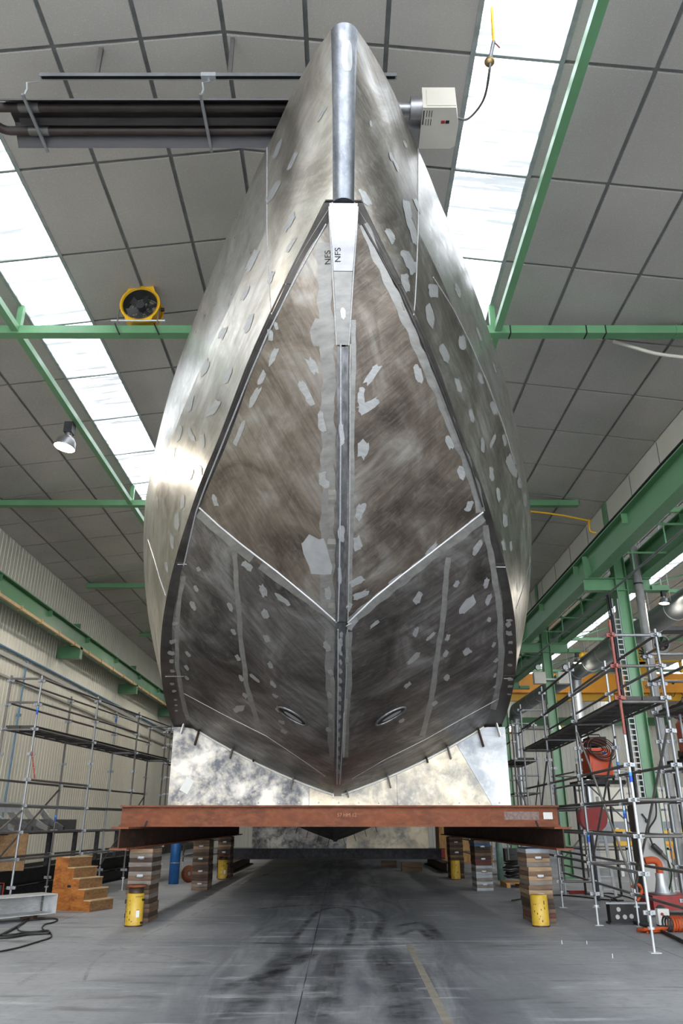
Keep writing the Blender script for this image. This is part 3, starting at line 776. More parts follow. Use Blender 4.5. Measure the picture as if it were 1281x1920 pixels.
paint(['b0l', 'b1l', 'b0r', 'b1r'], brushed('aluminium_bulwark_lit', (160, 157, 152), (196, 193, 188), (214, 213, 211), (.2, 1, .1), (.26, .4), .9, 5.0, .3, (1.2, 8, 8), .012))  # bright base colour paints in the skylight reflection above the knuckle
def on_hull(pts, off=.004):
    out = []
    for x, y in pts:
        l, nr = hit(x, y)
        if l is not None: out.append(l + nr * off)
    return out
def densify(pts, step=9):
    out = []
    for (a, b), (c, d) in zip(pts, pts[1:]):
        n = max(1, int(hypot(c - a, d - b) / step))
        out += [(a + (c - a) * k / n, b + (d - b) * k / n) for k in range(n)]
    return out + [pts[-1]]
def patch(cx, cy, ln, wd, ang, mat='ground', name='ground_patch', jag=.28):
    """a spot ground bright with a disc: irregular lens lying on the plate"""
    c0, n0 = hit(cx, cy)
    if c0 is None: return
    a = radians(ang); n = 14; ring = []
    for k in range(n):
        t = 2 * pi * k / n
        rr = 1 + RNG.uniform(-jag, jag)
        ex = abs(cos(t)) ** .6 * (1 if cos(t) >= 0 else -1) * ln / 2 * rr
        ey = abs(sin(t)) ** .6 * (1 if sin(t) >= 0 else -1) * wd / 2 * (1 + RNG.uniform(-jag, jag))
        px, py = cx + ex * cos(a) - ey * sin(a), cy + ex * sin(a) + ey * cos(a)
        l, nr = hit(px, py)
        if l is None or (l - c0).length > .9 or nr.dot(n0) < .6: continue
        ring.append(l + nr * .0045)
    if len(ring) < 6: return
    c = c0 + n0 * .0055
    put(name, MB().add([c] + ring, [(0, i + 1, (i + 1) % len(ring) + 1) for i in range(len(ring))]), M[mat], hull)
def band(pts, w, mat='ground_soft', name='ground_band', jag=.25, off=.002):
    """strip ground clean beside a weld, given along a line in the photograph"""
    P = densify(pts); vs = []; ok = []
    for i, (x, y) in enumerate(P):
        a, b = P[max(i - 1, 0)], P[min(i + 1, len(P) - 1)]
        dx, dy = b[0] - a[0], b[1] - a[1]; L = hypot(dx, dy); nx, ny = -dy / L, dx / L
        w1, w2 = (w / 2 * (1 + jag * (.6 * sin(i * .55 + q_ * 3 + x * .1) + .5 * sin(i * 1.37 + q_ * 5))) for q_ in (0, 1))
        row = []
        for u in (-w1, 0, w2):
            l, nr = hit(x + nx * u, y + ny * u)
            row.append(None if l is None else l + nr * off)
        ok.append(all(r is not None for r in row)); vs.append(row)
    m = MB(); last = None
    for i in range(len(vs) - 1):
        if last is not None and last != i - 1 and m.v:
            put(name, m, M[mat], hull); m = MB()
        if ok[i] and ok[i+1] and all((vs[i][k] - vs[i+1][k]).length < .7 for k in range(3)) and (vs[i][0] - vs[i][2]).length < .5:
            last = i
            for k in range(2):
                m.add([vs[i][k], vs[i][k+1], vs[i+1][k+1], vs[i+1][k]], [(0, 1, 2, 3)], True)
    if m.v:
        put(name, m, M[mat], hull)
def bead(pts, r=.012, mat='weld', name='weld_bead'):
    P = on_hull(densify(pts, 7), .002)
    if len(P) > 2: put(name, MB().tube(P, r, 6), M[mat], hull)

# ground bands beside the welds
band([(608,455),(608,520),(612,600),(616,700),(615,800),(616,900),(615,1000),(614,1080),(616,1150)], 26)
band([(612,600),(608,625),(606,650)], 40, jag=.35)
band([(619,1180),(617,1240),(622,1300),(624,1360),(626,1420)], 17)
band([(663,600),(663,700),(660,800),(660,900),(658,1000),(656,1080),(655,1140)], 9, jag=.15)
band([(654,1185),(654,1260),(650,1340),(646,1420)], 12)
band([(372,962),(410,995),(450,1030),(520,1083),(580,1125),(628,1160)], 16)
band([(905,968),(860,1005),(810,1042),(760,1085),(700,1130),(655,1165)], 18)
band([(438,1020),(443,1080),(448,1150),(453,1210),(462,1280),(475,1330),(490,1375)], 9)
band([(840,1045),(836,1100),(830,1160),(822,1220),(812,1290),(802,1340),(792,1380)], 10)
band([(682,420),(702,470),(725,520),(748,570),(775,630),(800,690),(828,750),(850,810),(872,860),(890,910),(902,960)], 17)
band([(910,985),(920,1040),(931,1100),(938,1160),(940,1220),(936,1280),(926,1330)], 11)
band([(345,1080),(336,1130),(331,1190),(333,1250),(342,1310),(354,1350)], 8, 'ground_soft')
# weld beads
for sx in (-1, 1):
    pth = []
    for k in range(25):
        d = 6.27 + .71 * k / 24; w_ = (.30 + (.125 - .30) * k / 24) / 2
        pth.append(H((sx * (w_ + .004), d - .012, Z_KEEL(d) - .012)))
    put('weld_bead', MB().tube(pth, .009, 6), M['weld'], hull)
for L in ([(639,645),(639,680),(639,800),(638,960),(636,1100),(634,1165)],
          [(657,645),(656,700),(656,800),(655,960),(653,1100),(652,1165)],
          [(634,1180),(634,1280),(633,1380),(632,1470)], [(651,1180),(648,1280),(643,1380),(637,1470)]):
    bead(L, .009)
bead([(374,952),(410,985),(452,1020),(520,1072),(590,1130),(632,1167)], .016, 'polish')
bead([(906,960),(860,996),(810,1035),(755,1077),(700,1122),(652,1168)], .016, 'polish')
bead([(612,420),(588,462),(560,512),(545,540),(520,590),(500,630),(470,700),(440,775),(410,850),(384,915),(368,960),(352,1030),(345,1060)], .012)
bead([(680,420),(705,465),(732,515),(750,545),(775,600),(800,660),(830,735),(860,815),(885,880),(905,950)], .014, 'flange')
bead([(278,1012),(290,1050),(300,1085),(311,1117)], .012, 'polish')
bead([(1003,1015),(992,1060),(978,1110),(968,1140)], .012, 'polish')
bead([(812,520),(850,580),(880,640),(915,720),(945,800),(965,870)], .010)
bead([(345,1268),(310,1268)], .006)
bead([(930,1063),(948,1063)], .007); bead([(945,1272),(970,1272)], .006)
bead([(333,1058),(350,1058)], .007); bead([(536,535),(546,538)], .008); bead([(742,536),(752,538)], .008)
for L in ([(345,1300),(420,1340),(500,1380),(560,1420),(610,1455)], [(935,1310),(880,1340),(800,1385),(720,1425),(660,1460)]):
    bead(L, .008)
# spots ground with a disc, read off the photograph in four crops (origin, scale)
def marks(ox, oy, sc, rows, **k):
    for r in rows: patch(ox + r[0] / sc, oy + r[1] / sc, r[2] / sc, r[3] / sc, r[4], **k)
marks(270, 400, 3.371, [(640,505,110,30,-65),(665,690,130,40,-70),(498,755,90,35,-65),(387,975,110,35,-65),(525,1030,120,40,-72),(295,1205,100,30,-78),
    (440,1235,120,45,-60),(222,1395,90,28,-75),(300,1400,100,22,65),(368,1435,90,32,85),(178,1520,90,32,-75),(130,1640,70,30,-70),(298,1650,70,28,-80),(365,1630,80,22,70),
    (820,905,120,35,-65),(748,1040,100,35,-70),(700,1160,140,35,-62),(605,1390,160,35,-68),(1065,965,110,50,60),(1020,1125,170,50,60),(1125,1325,130,45,80),
    (1130,1670,80,50,85),(835,710,50,25,70),(800,770,70,35,80),(690,290,150,40,-62),(930,200,120,24,-60),(800,410,90,26,-70)])
marks(270, 400, 3.371, [(1248,1400,170,26,85),(1262,640,50,30,85)], mat='polish')
marks(450, 0, 3.2, [(320,960,130,26,-65),(495,680,110,16,-60),(225,900,120,30,-68),(200,1150,170,34,-58),(300,1330,120,30,-60)])
marks(450, 0, 3.2, [(642,335,190,62,88)], mat='polish', jag=.05)
marks(450, 0, 3.2, [(905,940,50,18,75),(932,985,90,16,65),(785,745,36,14,80),(990,865,60,14,65),(1062,1230,100,22,68),(1003,1250,110,40,75),(1030,1370,120,34,70),(750,1190,120,36,60),(900,1410,90,40,60)])
marks(630, 400, 3.371, [(340,145,110,35,65),(455,40,100,35,75),(490,140,120,40,75),(450,290,120,60,65),(485,345,80,40,95),(440,440,130,50,80),(615,490,90,60,75),
    (592,650,140,45,78),(685,890,120,45,70),(797,820,90,40,85),(770,490,80,25,70),(905,770,90,18,70),(770,1080,90,35,75),(912,1045,75,30,72),(995,1230,90,35,75),
    (857,1280,90,28,78),(926,1465,85,25,85),(1065,1430,75,25,80),(1108,1590,150,45,68),(982,1650,80,28,85),(1000,975,80,14,70),(990,1440,100,20,-70),
    (228,1020,140,55,-55),(160,1165,120,45,90),(205,1215,160,60,-30),(170,1490,120,70,-75),(520,1015,110,45,70),(720,1450,90,40,65),(790,1640,80,50,75)])
marks(630, 400, 3.371, [(38,1390,150,26,85),(45,630,60,30,85)], mat='polish')
marks(270, 900, 3.371, [(450,130,70,30,70),(245,140,90,24,-85),(210,260,110,32,85),(180,385,90,25,85),(145,555,75,18,85),(85,130,50,14,85),
    (347,562,32,24,60),(330,683,45,25,60),(312,793,55,32,60),(755,700,80,40,70),(767,845,60,38,65),(776,1002,55,32,60),(800,1170,50,28,60),(817,1288,48,25,50),
    (830,1362,40,20,30),(850,1448,40,30,30),(870,1528,45,20,20),(885,1590,40,22,20),(567,960,40,24,60),(593,1120,45,25,60),(617,1252,45,24,60),(640,1363,40,24,40),
    (545,800,60,28,65),(655,540,80,45,40),(880,755,110,32,35),(1163,715,80,40,85),(1158,1050,60,38,60),(1180,1215,45,28,60),(1175,1360,45,26,60),(1180,1490,40,24,40),
    (1165,1575,38,24,40),(605,1445,70,40,-20),(1140,20,70,50,50),(700,1250,80,20,40),(270,1185,36,22,50),(280,1100,44,24,50),(272,1250,30,18,40)])
marks(270, 900, 3.371, [(1245,340,90,36,85),(1238,600,100,22,85),(1240,1040,80,26,95)], mat='polish')
marks(270, 900, 3.371, [(197,907,35,24,-20),(180,1020,45,28,-10),(175,1093,45,25,0),(175,1145,36,22,0),(180,1207,32,18,0),(180,1287,28,16,0),(192,1333,26,14,0),(200,1388,18,10,0),(203,1422,18,10,0),(205,1457,18,10,0)])
marks(270, 900, 3.371, [(1095,480,250,150,70)], mat='polish', jag=.22)
marks(630, 900, 3.371, [(1160,20,70,25,85),(1193,125,70,20,85),(1025,90,85,25,85),(1068,255,80,28,85),(1218,285,60,18,85),(1238,380,60,15,85),(1105,415,60,18,85),
    (1058,415,70,22,75),(1150,675,70,14,85),(1250,500,60,14,85),(150,200,110,50,-70),(135,400,100,50,80),(130,640,100,45,-25),(155,725,110,40,-25),(85,800,55,32,-70),
    (105,905,90,50,-50),(842,165,70,40,-60),(895,425,100,35,-55),(950,650,70,30,-70),(963,755,80,30,-65),(600,440,110,30,-50),(375,625,110,25,-35),(515,750,80,45,-60),
    (503,960,60,35,-70),(490,1125,100,30,-40),(245,908,80,20,-40),(762,655,50,30,-60),(600,985,70,20,-45),(705,993,45,25,-70),(695,1095,50,25,-60),(825,1085,60,40,-30),
    (968,880,30,25,-60),(998,1040,40,20,-60),(1010,1140,35,20,-50),(1005,1233,30,18,-60),(1005,1305,28,16,-40),(1005,1360,28,16,-30),(700,1250,40,30,-40),
    (625,1410,35,25,-30),(455,1295,50,25,-40),(415,1520,40,20,-30)])
marks(630, 900, 3.371, [(35,340,90,38,90),(25,600,90,22,90),(22,1040,80,26,95)], mat='polish')
marks(630, 900, 3.371, [(830,790,140,55,-48)], mat='polish', jag=.2)
marks(630, 900, 3.371, [(1097,885,40,15,0),(1090,912,35,35,60),(1095,965,40,28,0),(1103,1026,30,18,0),(1103,1088,28,16,0),(1100,1168,26,16,0),(1103,1235,30,16,0),(1100,1258,35,22,0),(1103,1303,30,16,0),(1097,1353,24,10,0)])
patch(645, 371, 36, 26, 0, 'polish', jag=.05)
# small spots along the keel bar
for k in range(16):
    y = 1190 + k * 17
    patch(640 - (y - 1190) * .026, y, 11, 6, 80 + RNG.uniform(-15, 15), 'ground')
# two inlet openings with a rim
for px, py, ang in ((549, 1342, 33), (732, 1342, -30)):
    c, nr = hit(px, py)
    q, _ = hit(px + 10 * cos(radians(ang)), py + 10 * sin(radians(ang)))
    u = (q - c).normalized(); v = nr.cross(u)
    ring = [c + nr * .006 + u * .26 * cos(2*pi*k/28) + v * .15 * sin(2*pi*k/28) for k in range(28)]
    o = put('inlet_rim', MB().tube(ring, .02, 8, True), M['keelbar'], hull)
    put('inlet_dish', MB().add([c + nr * .004] + ring, [(0, k + 1, (k + 1) % 28 + 1) for k in range(28)]), M['blackmetal'], hull)
    ring2 = [c + nr * .010 + u * (.02 + .17 * cos(2*pi*k/20)) + v * (-.02 + .06 * sin(2*pi*k/20)) for k in range(20)]
    put('inlet_grille', MB().add([c + nr * .012] + ring2, [(0, k + 1, (k + 1) % 20 + 1) for k in range(20)]), M['polish'], hull)
# handwriting by the stem
for px, py, tilt in ((615, 483, 80), (634, 478, 82)):
    c, nr = hit(px, py)
    if c is not None:
        q, _ = hit(px, py - 6); u = (q - c).normalized(); v = nr.cross(u)
        R3 = Matrix((u, v, nr)).transposed()
        text('handwriting', 'NFS', .09, c + nr * .006, R3, M['pen'], hull, .0005)

# ================================================================== CRADLE: plates, beams, piles
def ibeam_x(name, label, x0, x1, y, z, h, b, tf, tw, mat, extra=None):
    t = thing(name, label, 'steel beam', ((x0 + x1) / 2, y, z), world=True)
    put('web', MB().box(x0, x1, y - tw/2, y + tw/2, z + tf, z + h - tf), M[mat], t)
    put('flange', MB().box(x0, x1, y - b/2, y + b/2, z, z + tf), M[mat], t)
    put('flange', MB().box(x0, x1, y - b/2, y + b/2, z + h - tf, z + h), M[mat], t)
    return t
ZL0, LH = 1.24, .37                                         # lower runners
ZT0, TH = ZL0 + LH, .37                                     # cross beam
YT = 15.3
t = ibeam_x('cross_beam', 'rusty steel cross beam under the bow with a white label at one end', -4.12, 4.05, YT, ZT0, TH, .3, .03, .02, 'rust')
put('label_plate', MB().box(3.78, 3.95, YT - .0135, YT - .0115, ZT0 + .13, ZT0 + .25), M['paper'], t)
put('scraped_patch', MB().box(3.05, 3.7, YT - .0125, YT - .0105, ZT0 + .12, ZT0 + .26), plain('scraped_steel', (128, 108, 102), .6, .2, .25, 30.0), t)
text('chalk_numbers', '57 HM 12', .09, Vector((.1, YT - .0125, ZT0 + .2)), Matrix.Rotation(pi/2, 3, 'X'), plain('chalk', (178, 130, 104), .9), t, .0005)
for x, nm in ((-3.87, 'wall'), (3.87, 'aisle')):
    t = thing('runner_beam', 'rusty steel runner beam on timber piles, %s side of the hull' % nm, 'steel beam', (x, 22, ZL0), world=True)
    ya, yb = 14.35, 31.0
    put('web', MB().box(x - .012, x + .012, ya, yb, ZL0 + .03, ZL0 + LH - .03), M['rust_dark'], t)
    put('flange', MB().box(x - .15, x + .15, ya, yb, ZL0, ZL0 + .03), M['rust'], t)
    put('flange', MB().box(x - .15, x + .15, ya, yb, ZL0 + LH - .03, ZL0 + LH), M['rust'], t)
    put('clamp', MB().bar((x + (.25 if x < 0 else -.25), YT - .2, ZT0 + .0), (x + (.28 if x < 0 else -.28), YT - .17, ZT0 + .1), .015, .03), M['steel_dark'], t)
# front V plate, four pieces
YP = 15.42; ZP0 = ZT0 + TH
def vline(x, d, dz=.03):
    ax = abs(x - H((0, d, 0)).x); xc = X_CHINE(d)
    t = min(1, max(0, (ax - .03) / (xc - .03)))
    if ax > xc: return Z_CHINE(d) - dz
    return Z_KEEL(d) + (Z_CHINE(d) - Z_KEEL(d)) * t - .40 * t * (1 - t) - dz
def vplate(parent, x0, x1, y, z0, d, mat, cut0=0.0, cut1=0.0, name='plate_piece'):
    """piece of plate under the hull between x0..x1 (bottom edge), side edges leaning by cut0/cut1 at the top"""
    n = 14; poly = [(x0, z0), (x1, z0)]
    for k in range(n + 1):
        x = (x1 + cut1) + ((x0 + cut0) - (x1 + cut1)) * k / n
        poly.append((x, max(z0 + .02, vline(x, d))))
    put(name, MB().prism(poly, (0, y, 0), (1, 0, 0), (0, 0, 1), (0, .02, 0)), M[mat], parent)
vp = thing('cradle_plate', 'oxidised aluminium V plate carrying the hull on the rusty cross beam', 'cradle plate', (0, YP, ZP0), world=True)
vplate(vp, -3.3, -.62, YP, ZP0, YP, 'plate')
vplate(vp, -.615, 1.06, YP, ZP0, YP, 'plate_warm')
vplate(vp, 1.065, 2.86, YP, ZP0, YP, 'plate_warm', 0, -.62)
vplate(vp, 2.865, 3.22, YP, ZP0, YP, 'plate_pale', -.62, 0)
# white tube paints light along the cut edge of the V
ev = []
for k in range(41):
    x = -2.8 + 5.6 * k / 40; ev.append((x, YP - .012, vline(x, YP) + .012))
put('lit_cut_edge', MB().tube(ev, .024, 6), M['edge'], vp)
for k in range(17):
    x = -3.1 + 6.1 * k / 16
    put('weld_spot', MB().lathe([(0, -.012), (.014, -.008), (.02, .004)], 8, (x, YP - .002, ZP0 + .05), (0, 1, 0)), M['edge'], vp)
put('paper_tag', MB().obox((-2.96, YP - .004, ZP0 + .36), (.06, 0, .12), (.075, 0, -.04), (0, .002, 0)), M['paper'], vp)
for px, py, ln, mt in ((343,1362,.26,'edge'),(371,1376,.42,'rust_dark'),(434,1409,.26,'flange'),(477,1418,.2,'rust_dark'),(548,1466,.26,'flange'),(626,1488,.14,'edge'),(652,1487,.16,'flange'),
                       (730,1465,.24,'flange'),(800,1420,.2,'rust_dark'),(843,1411,.24,'flange'),(902,1382,.36,'rust_dark'),(935,1368,.26,'edge')):
    p = atD(px, py, YP - .1); lean = .12 if px < 640 else -.12
    put('lug', MB().bar((p.x + lean * ln, YP - .07, p.z + ln * .5), (p.x - lean * ln, YP - .07, p.z - ln * .5), .13, .022, (1, 0, 0)), M[mt], vp)
# second frame further aft
t = ibeam_x('cross_beam', 'dark steel cross beam low under the middle of the hull', -4.55, 4.05, 32.6, .34, .38, .3, .03, .02, 'steel_dark')
put('end_mark', MB().box(3.9, 4.045, 32.44, 32.448, .4, .7), M['red'], t)
vp2 = thing('cradle_plate', 'oxidised V plate under the middle of the hull on the dark cross beam', 'cradle plate', (0, 32.8, .72), world=True)
vplate(vp2, -3.55, .2, 32.75, .72, 32.75, 'plate'); vplate(vp2, .205, 3.45, 32.75, .72, 32.75, 'plate_warm')
for sx in (-1, 1):
    for k in range(5):
        x = sx * (.25 + k * .42) - .2
        put('lug', MB().bar((x, 32.6, vline(x, 32.75) + .12), (x + sx * .1, 32.6, vline(x, 32.75) - .22), .05, .02, (1, 0, 0)), M['rust_dark'], vp2)
for i, x in enumerate((-4.0, 3.75)):
    t = thing('skid_beam', 'dark steel skid on the floor under the %s end of the dark cross beam' % ('wall side' if i == 0 else 'red marked'), 'steel beam', (x, 33, 0), world=True)
    put('beam', MB().ibeam((x, 29.8, 0), (0, 6.5, 0), .34, .3, .03, .02), M['rust_dark'], t)
for x, y, w_, h_, nm in ((2.6, 31.0, .75, .30, 'brown timber block lying on the floor by the dark cross beam'), (1.9, 33.5, .6, .25, 'small brown timber block lying behind the dark cross beam')):
    t = thing('timber_block', nm, 'timber', (x, y, 0), world=True)
    for k in range(2):
        put('plank', MB().box(x - w_/2, x + w_/2, y - .2 + .01 * k, y + .2, k * h_/2, (k + 1) * h_/2 - .004), TIMB[0], t)

# timber piles: blocks of planks bolted together, with carrying handles
BW, BD, PH = .43, .78, .0765
plank_me = MB().box(-BW/2, BW/2, -BD/2, BD/2, .002, PH - .002).mesh('plank')
handle_me = MB().tube([(-.06, 0, -.02), (-.06, -.045, -.03), (.06, -.045, -.03), (.06, 0, -.02)], .009, 6).box(-.055, .055, -.005, 0, -.022, .012).mesh('handle')
def make_block(x, y, z, nl, cols, label, rz=0, handle=True):
    t = thing('cribbing_block', label, 'timber block', (x, y, z), rz, group='timber cribbing under the runner beams')
    for k in range(nl):
        me = plank_me.copy(); me.materials.append(TIMB[cols[k % len(cols)]])
        o = put('plank', me, None, t); o.location = (RNG.uniform(-.006, .006), RNG.uniform(-.006, .006), k * PH)
    if handle:
        o = put('handle', handle_me.copy(), M['castalu'], t); o.location = (0, -BD/2 - .002, nl * PH * .55)
    return t
order = ['lowest', 'second lowest', 'second highest', 'topmost']
piles = [(-3.74, 15.92, 'pile behind the rusty ram jack', [[0,3,0,0],[3,2,0,3],[2,0,2,3],[2,3,2,1]]),
         (-3.80, 22.9, 'middle pile under the wall side runner beam', [[0,2,0,3],[3,0,3,3],[0,3,0,3],[0,1,0,0]]),
         (-3.84, 27.6, 'far pile under the wall side runner beam', [[3,0,3,3],[3,3,0,3],[0,3,3,0],[1,0,3,0]]),
         (3.66, 15.85, 'pile behind the plain yellow jack', [[0,4,0,3],[3,0,1,0],[2,1,0,1],[2,1,0,5]]),
         (3.80, 22.7, 'middle pile under the aisle side runner beam', [[5,2,5,2],[5,5,2,5],[4,4,3,0],[3,3,6,2]]),
         (3.75, 27.4, 'far pile under the aisle side runner beam', [[3,0,3,3],[3,3,0,3],[0,3,3,0],[3,0,3,0]])]
for x, y, nm, rows in piles:
    for k in range(4):
        make_block(x + RNG.uniform(-.015, .015), y, k * 4 * PH + (.0 if k == 0 else .0), 4, rows[k], 'timber block with handle, %s in the %s' % (order[k], nm))
    t = None
# thin blue pad on top of the front aisle pile is its top plank colour; packing between pile and beam
for x, y, nm, rows in piles:
    pk = tag(put('packing_board', MB().box(x - .2, x + .2, y - .36, y + .36, 16 * PH + .001, ZL0 - .001), TIMB[6 if (x > 0 and y < 16) else 3]), 'thin packing board on top of the %s' % nm, 'board')

# hydraulic jacks
def jack(x, y, hb, ram, label, txt=True):
    t = thing('hydraulic_jack', label, 'jack', (x, y, 0), group='yellow hydraulic jacks')
    r = .15
    put('body', MB().lathe([(0, 0), (r, 0), (r, .015), (r, hb - .012), (r - .012, hb), (0, hb)], 32), M['yellow_jack'], t)
    if ram:
        put('ram', MB().lathe([(r - .02, hb), (r - .02, hb + .10), (0, hb + .10)], 28), M['jackrust'], t)
        put('saddle', MB().lathe([(0, hb + .10), (r + .03, hb + .10), (r + .03, hb + .135), (0, hb + .135)], 28), M['rust'], t)
    put('foot_ring', MB().lathe([(r + .004, 0), (r + .004, .02), (r, .022)], 28), M['jackrust'], t)
    for k in range(11):
        a = RNG.uniform(-2.6, -1.2); z = RNG.uniform(.06, hb - .08); s_ = RNG.uniform(.003, .008)
        put('paint_chip', MB().obox((r * 1.004 * cos(a), r * 1.004 * sin(a), z), (-sin(a) * s_, cos(a) * s_, 0), (0, 0, s_ * RNG.uniform(1, 4)), (cos(a) * .001, sin(a) * .001, 0)), M['chip'], t)
    if txt:
        a = -pi/2 + .62
        put('warning_label', MB().obox((r * cos(a) * 1.004, r * sin(a) * 1.004, hb * .4), (-sin(a) * .03, cos(a) * .03, 0), (0, 0, .06), (cos(a) * .002, sin(a) * .002, 0)), M['paper'], t)
        put('label_header', MB().obox((r * cos(a) * 1.006, r * sin(a) * 1.006, hb * .4 + .055), (-sin(a) * .03, cos(a) * .03, 0), (0, 0, .008), (cos(a) * .002, sin(a) * .002, 0)), M['orange_print'], t)
        for i, ch in enumerate('ENERPAC'):
            a = -pi/2 + .28 + i * .155
            u = Vector((-sin(a), cos(a), 0)); v = Vector((0, 0, 1)); w_ = Vector((cos(a), sin(a), 0))
            text('letter', ch, .038, w_ * r * 1.003 + Vector((0, 0, hb - .05)), Matrix((u, v, w_)).transposed(), M['black'], t, .0006)
        for z in (hb - .1, .06):
            a = -pi/2 + 1.15
            put('coupler', MB().cyl((r * cos(a), r * sin(a), z), ((r + .05) * cos(a), (r + .05) * sin(a), z), .018, 8), M['blackmetal'], t)
    return t
jack(-3.66, 15.08, .52, True, 'yellow hydraulic jack with rusty ram and saddle, standing in front of a timber pile')
jack(3.50, 15.05, .50, False, 'plain yellow hydraulic jack without ram, standing in front of a timber pile', False)
jack(-3.80, 26.75, .56, True, 'yellow hydraulic jack with rusty ram, far under the wall side runner beam')
jack(3.62, 26.6, .56, False, 'yellow hydraulic jack far under the aisle side runner beam', False)

# ================================================================== SCAFFOLDS
def rosette_mesh(zs):
    m = MB()
    for z in zs:
        m.cyl((0, 0, z - .006), (0, 0, z + .006), .058, 8)
        for a in (0, pi/2, pi, 3*pi/2):
            m.obox((cos(a) * .055, sin(a) * .055, z), (cos(a) * .03, sin(a) * .03, 0), (-sin(a) * .016, cos(a) * .016, 0), (0, 0, .028))
    return m
def rosettes(m, mat, std):
    o = put('rosettes', m, M[mat], std); o['kind'] = 'stuff'
    return o
def scaffold(name, label, rows, top, deck=None, ledg=None, deckbays=None, guards=(), braces=(), mats=None, low=None):
    """rows: list of stations, each a list of (x, y) across the width"""
    x0, y0 = rows[0][0]
    t = thing(name, label, 'scaffold', (x0, y0, 0), world=True)
    for i, st in enumerate(rows):
        for j, (x, y) in enumerate(st):
            tp = top if not isinstance(top, dict) else top.get((i, j), top['*'])
            mat = M[(mats or {}).get((i, j), RNG.choice(['galv', 'galv_old', 'galv_old', 'galv']))]
            zj = .32
            s = put('standard', MB().cyl((x, y, zj), (x, y, tp), .0242, 8), mat, t)
            rosettes(_shift(rosette_mesh([.5 * k for k in range(1, int(tp / .5) + 1)]), x, y), 'galv', s)
            put('base_jack', MB().cyl((x, y, 0), (x, y, zj + .05), .019, 8).box(x - .075, x + .075, y - .075, y + .075, 0, .008).cyl((x, y, zj - .03), (x, y, zj), .05, 8), M['galv_new'], t)
    def lg(p, q, z, nm='ledger', mat=None):
        put(nm, MB().cyl((*p, z), (*q, z), .0242, 8), M[mat or RNG.choice(['galv', 'galv_old', 'galv_old'])], t)
    for i in range(len(rows) - 1):
        for j in range(len(rows[i])):
            for z in (ledg or {}).get(j, ()):
                if isinstance(z, tuple):
                    if z[1] != i: continue
                    z = z[0]
                lg(rows[i][j], rows[i+1][j], z)
    for i, st in enumerate(rows):
        for z in (low or {}).get(i, (low or {}).get('*', ())):
            for j in range(len(st) - 1): lg(st[j], st[j+1], z, 'transom')
    if deck:
        for i in (deckbays if deckbays is not None else range(len(rows) - 1)):
            (xa, ya), (xb, yb) = rows[i][0], rows[i][-1]; (xc, yc), (xd, yd) = rows[i+1][0], rows[i+1][-1]
            for k in range(2):
                f0, f1 = .05 + k * .46, .05 + k * .46 + .44
                A = Vector((xa + (xb-xa)*f0, ya + (yb-ya)*f0 + .03, deck)); B = Vector((xa + (xb-xa)*f1, ya + (yb-ya)*f1 + .03, deck))
                C = Vector((xc + (xd-xc)*f1, yc + (yd-yc)*f1 - .03, deck)); D_ = Vector((xc + (xd-xc)*f0, yc + (yd-yc)*f0 - .03, deck))
                dz = Vector((0, 0, .06))
                pl = put('deck_plank', MB().add([A, B, C, D_, A+dz, B+dz, C+dz, D_+dz], [(0,3,2,1), (4,5,6,7), (0,1,5,4), (1,2,6,5), (2,3,7,6), (3,0,4,7)]), M['deck'], t)
                n = 5
                rb = MB()
                for q in range(1, n):
                    e = A.lerp(D_, q / n); f = B.lerp(C, q / n); rb.bar(e - Vector((0,0,.012)), f - Vector((0,0,.012)), .03, .024)
                put('plank_ribs', rb, M['deck'], pl)['kind'] = 'stuff'
            for j in (0, -1):
                p, q = rows[i][j], rows[i+1][j]
                lg(p, q, deck - .02, 'ledger', 'galv_old')
        for i in sorted(set(list(deckbays if deckbays is not None else range(len(rows)-1)) + [k + 1 for k in (deckbays if deckbays is not None else range(len(rows)-1))])):
            lg(rows[i][0], rows[i][-1], deck - .03, 'transom')
    for (i0, j0, z0, i1, j1, z1) in braces:
        p, q = rows[i0][j0], rows[i1][j1]
        put('brace', MB().cyl((p[0], p[1] - .04, z0), (q[0], q[1] - .04, z1), .021, 8), M['galv_old'], t)
    return t
def _shift(m, x, y):
    m.v = [(a + x, b + y, c) for a, b, c in m.v]; return m
def marker(root, x, y, z, h=.09):
    put('colour_mark', MB().cyl((x, y, z), (x, y, z + h), .026, 8), M['bluemark'], root)
    put('colour_mark', MB().cyl((x, y, z + h), (x, y, z + h * 1.6), .026, 8), plain('light_blue_mark', (60, 150, 220), .5) if 'lbm' not in M else M['lbm'], root)
M['lbm'] = plain('light_blue_mark', (60, 150, 220), .5)

# wall side scaffold
BL = [(-6.77, 13.5), (-6.46, 16.5), (-6.14, 19.5), (-5.85, 22.5), (-5.55, 25.5)]
AL = [(-7.45, 13.5), (-7.12, 16.5), (-6.82, 19.5), (-6.5, 22.5), (-6.22, 25.5)]
t = scaffold('scaffold', 'long grey tube scaffold with a dark deck beside the cream wall', [[b, a] for a, b in zip(AL, BL)], {'*': 4.62, (0, 0): 2.6, (0, 1): 2.6}, deck=3.52,
    deckbays=[1, 2, 3], ledg={0: [1.0, 1.5, 2.0, (2.5, 1), (4.05, 1), (4.05, 2), (4.55, 1), (4.55, 2), (4.55, 3)], 1: [1.0, 2.0, 2.5, (4.05, 1), (4.05, 2), (4.05, 3), (4.55, 1), (4.55, 2), (4.55, 3)]},
    low={1: [4.05, 4.55, 2.0], 2: [2.0], 3: [2.0], 4: [2.0, 4.55]}, braces=[(1, 1, .6, 2, 1, 2.4), (3, 1, .6, 4, 1, 2.4), (0, 0, .5, 1, 0, 1.9)],
    mats={(1, 0): 'galv', (2, 0): 'galv', (1, 1): 'galv_old'})
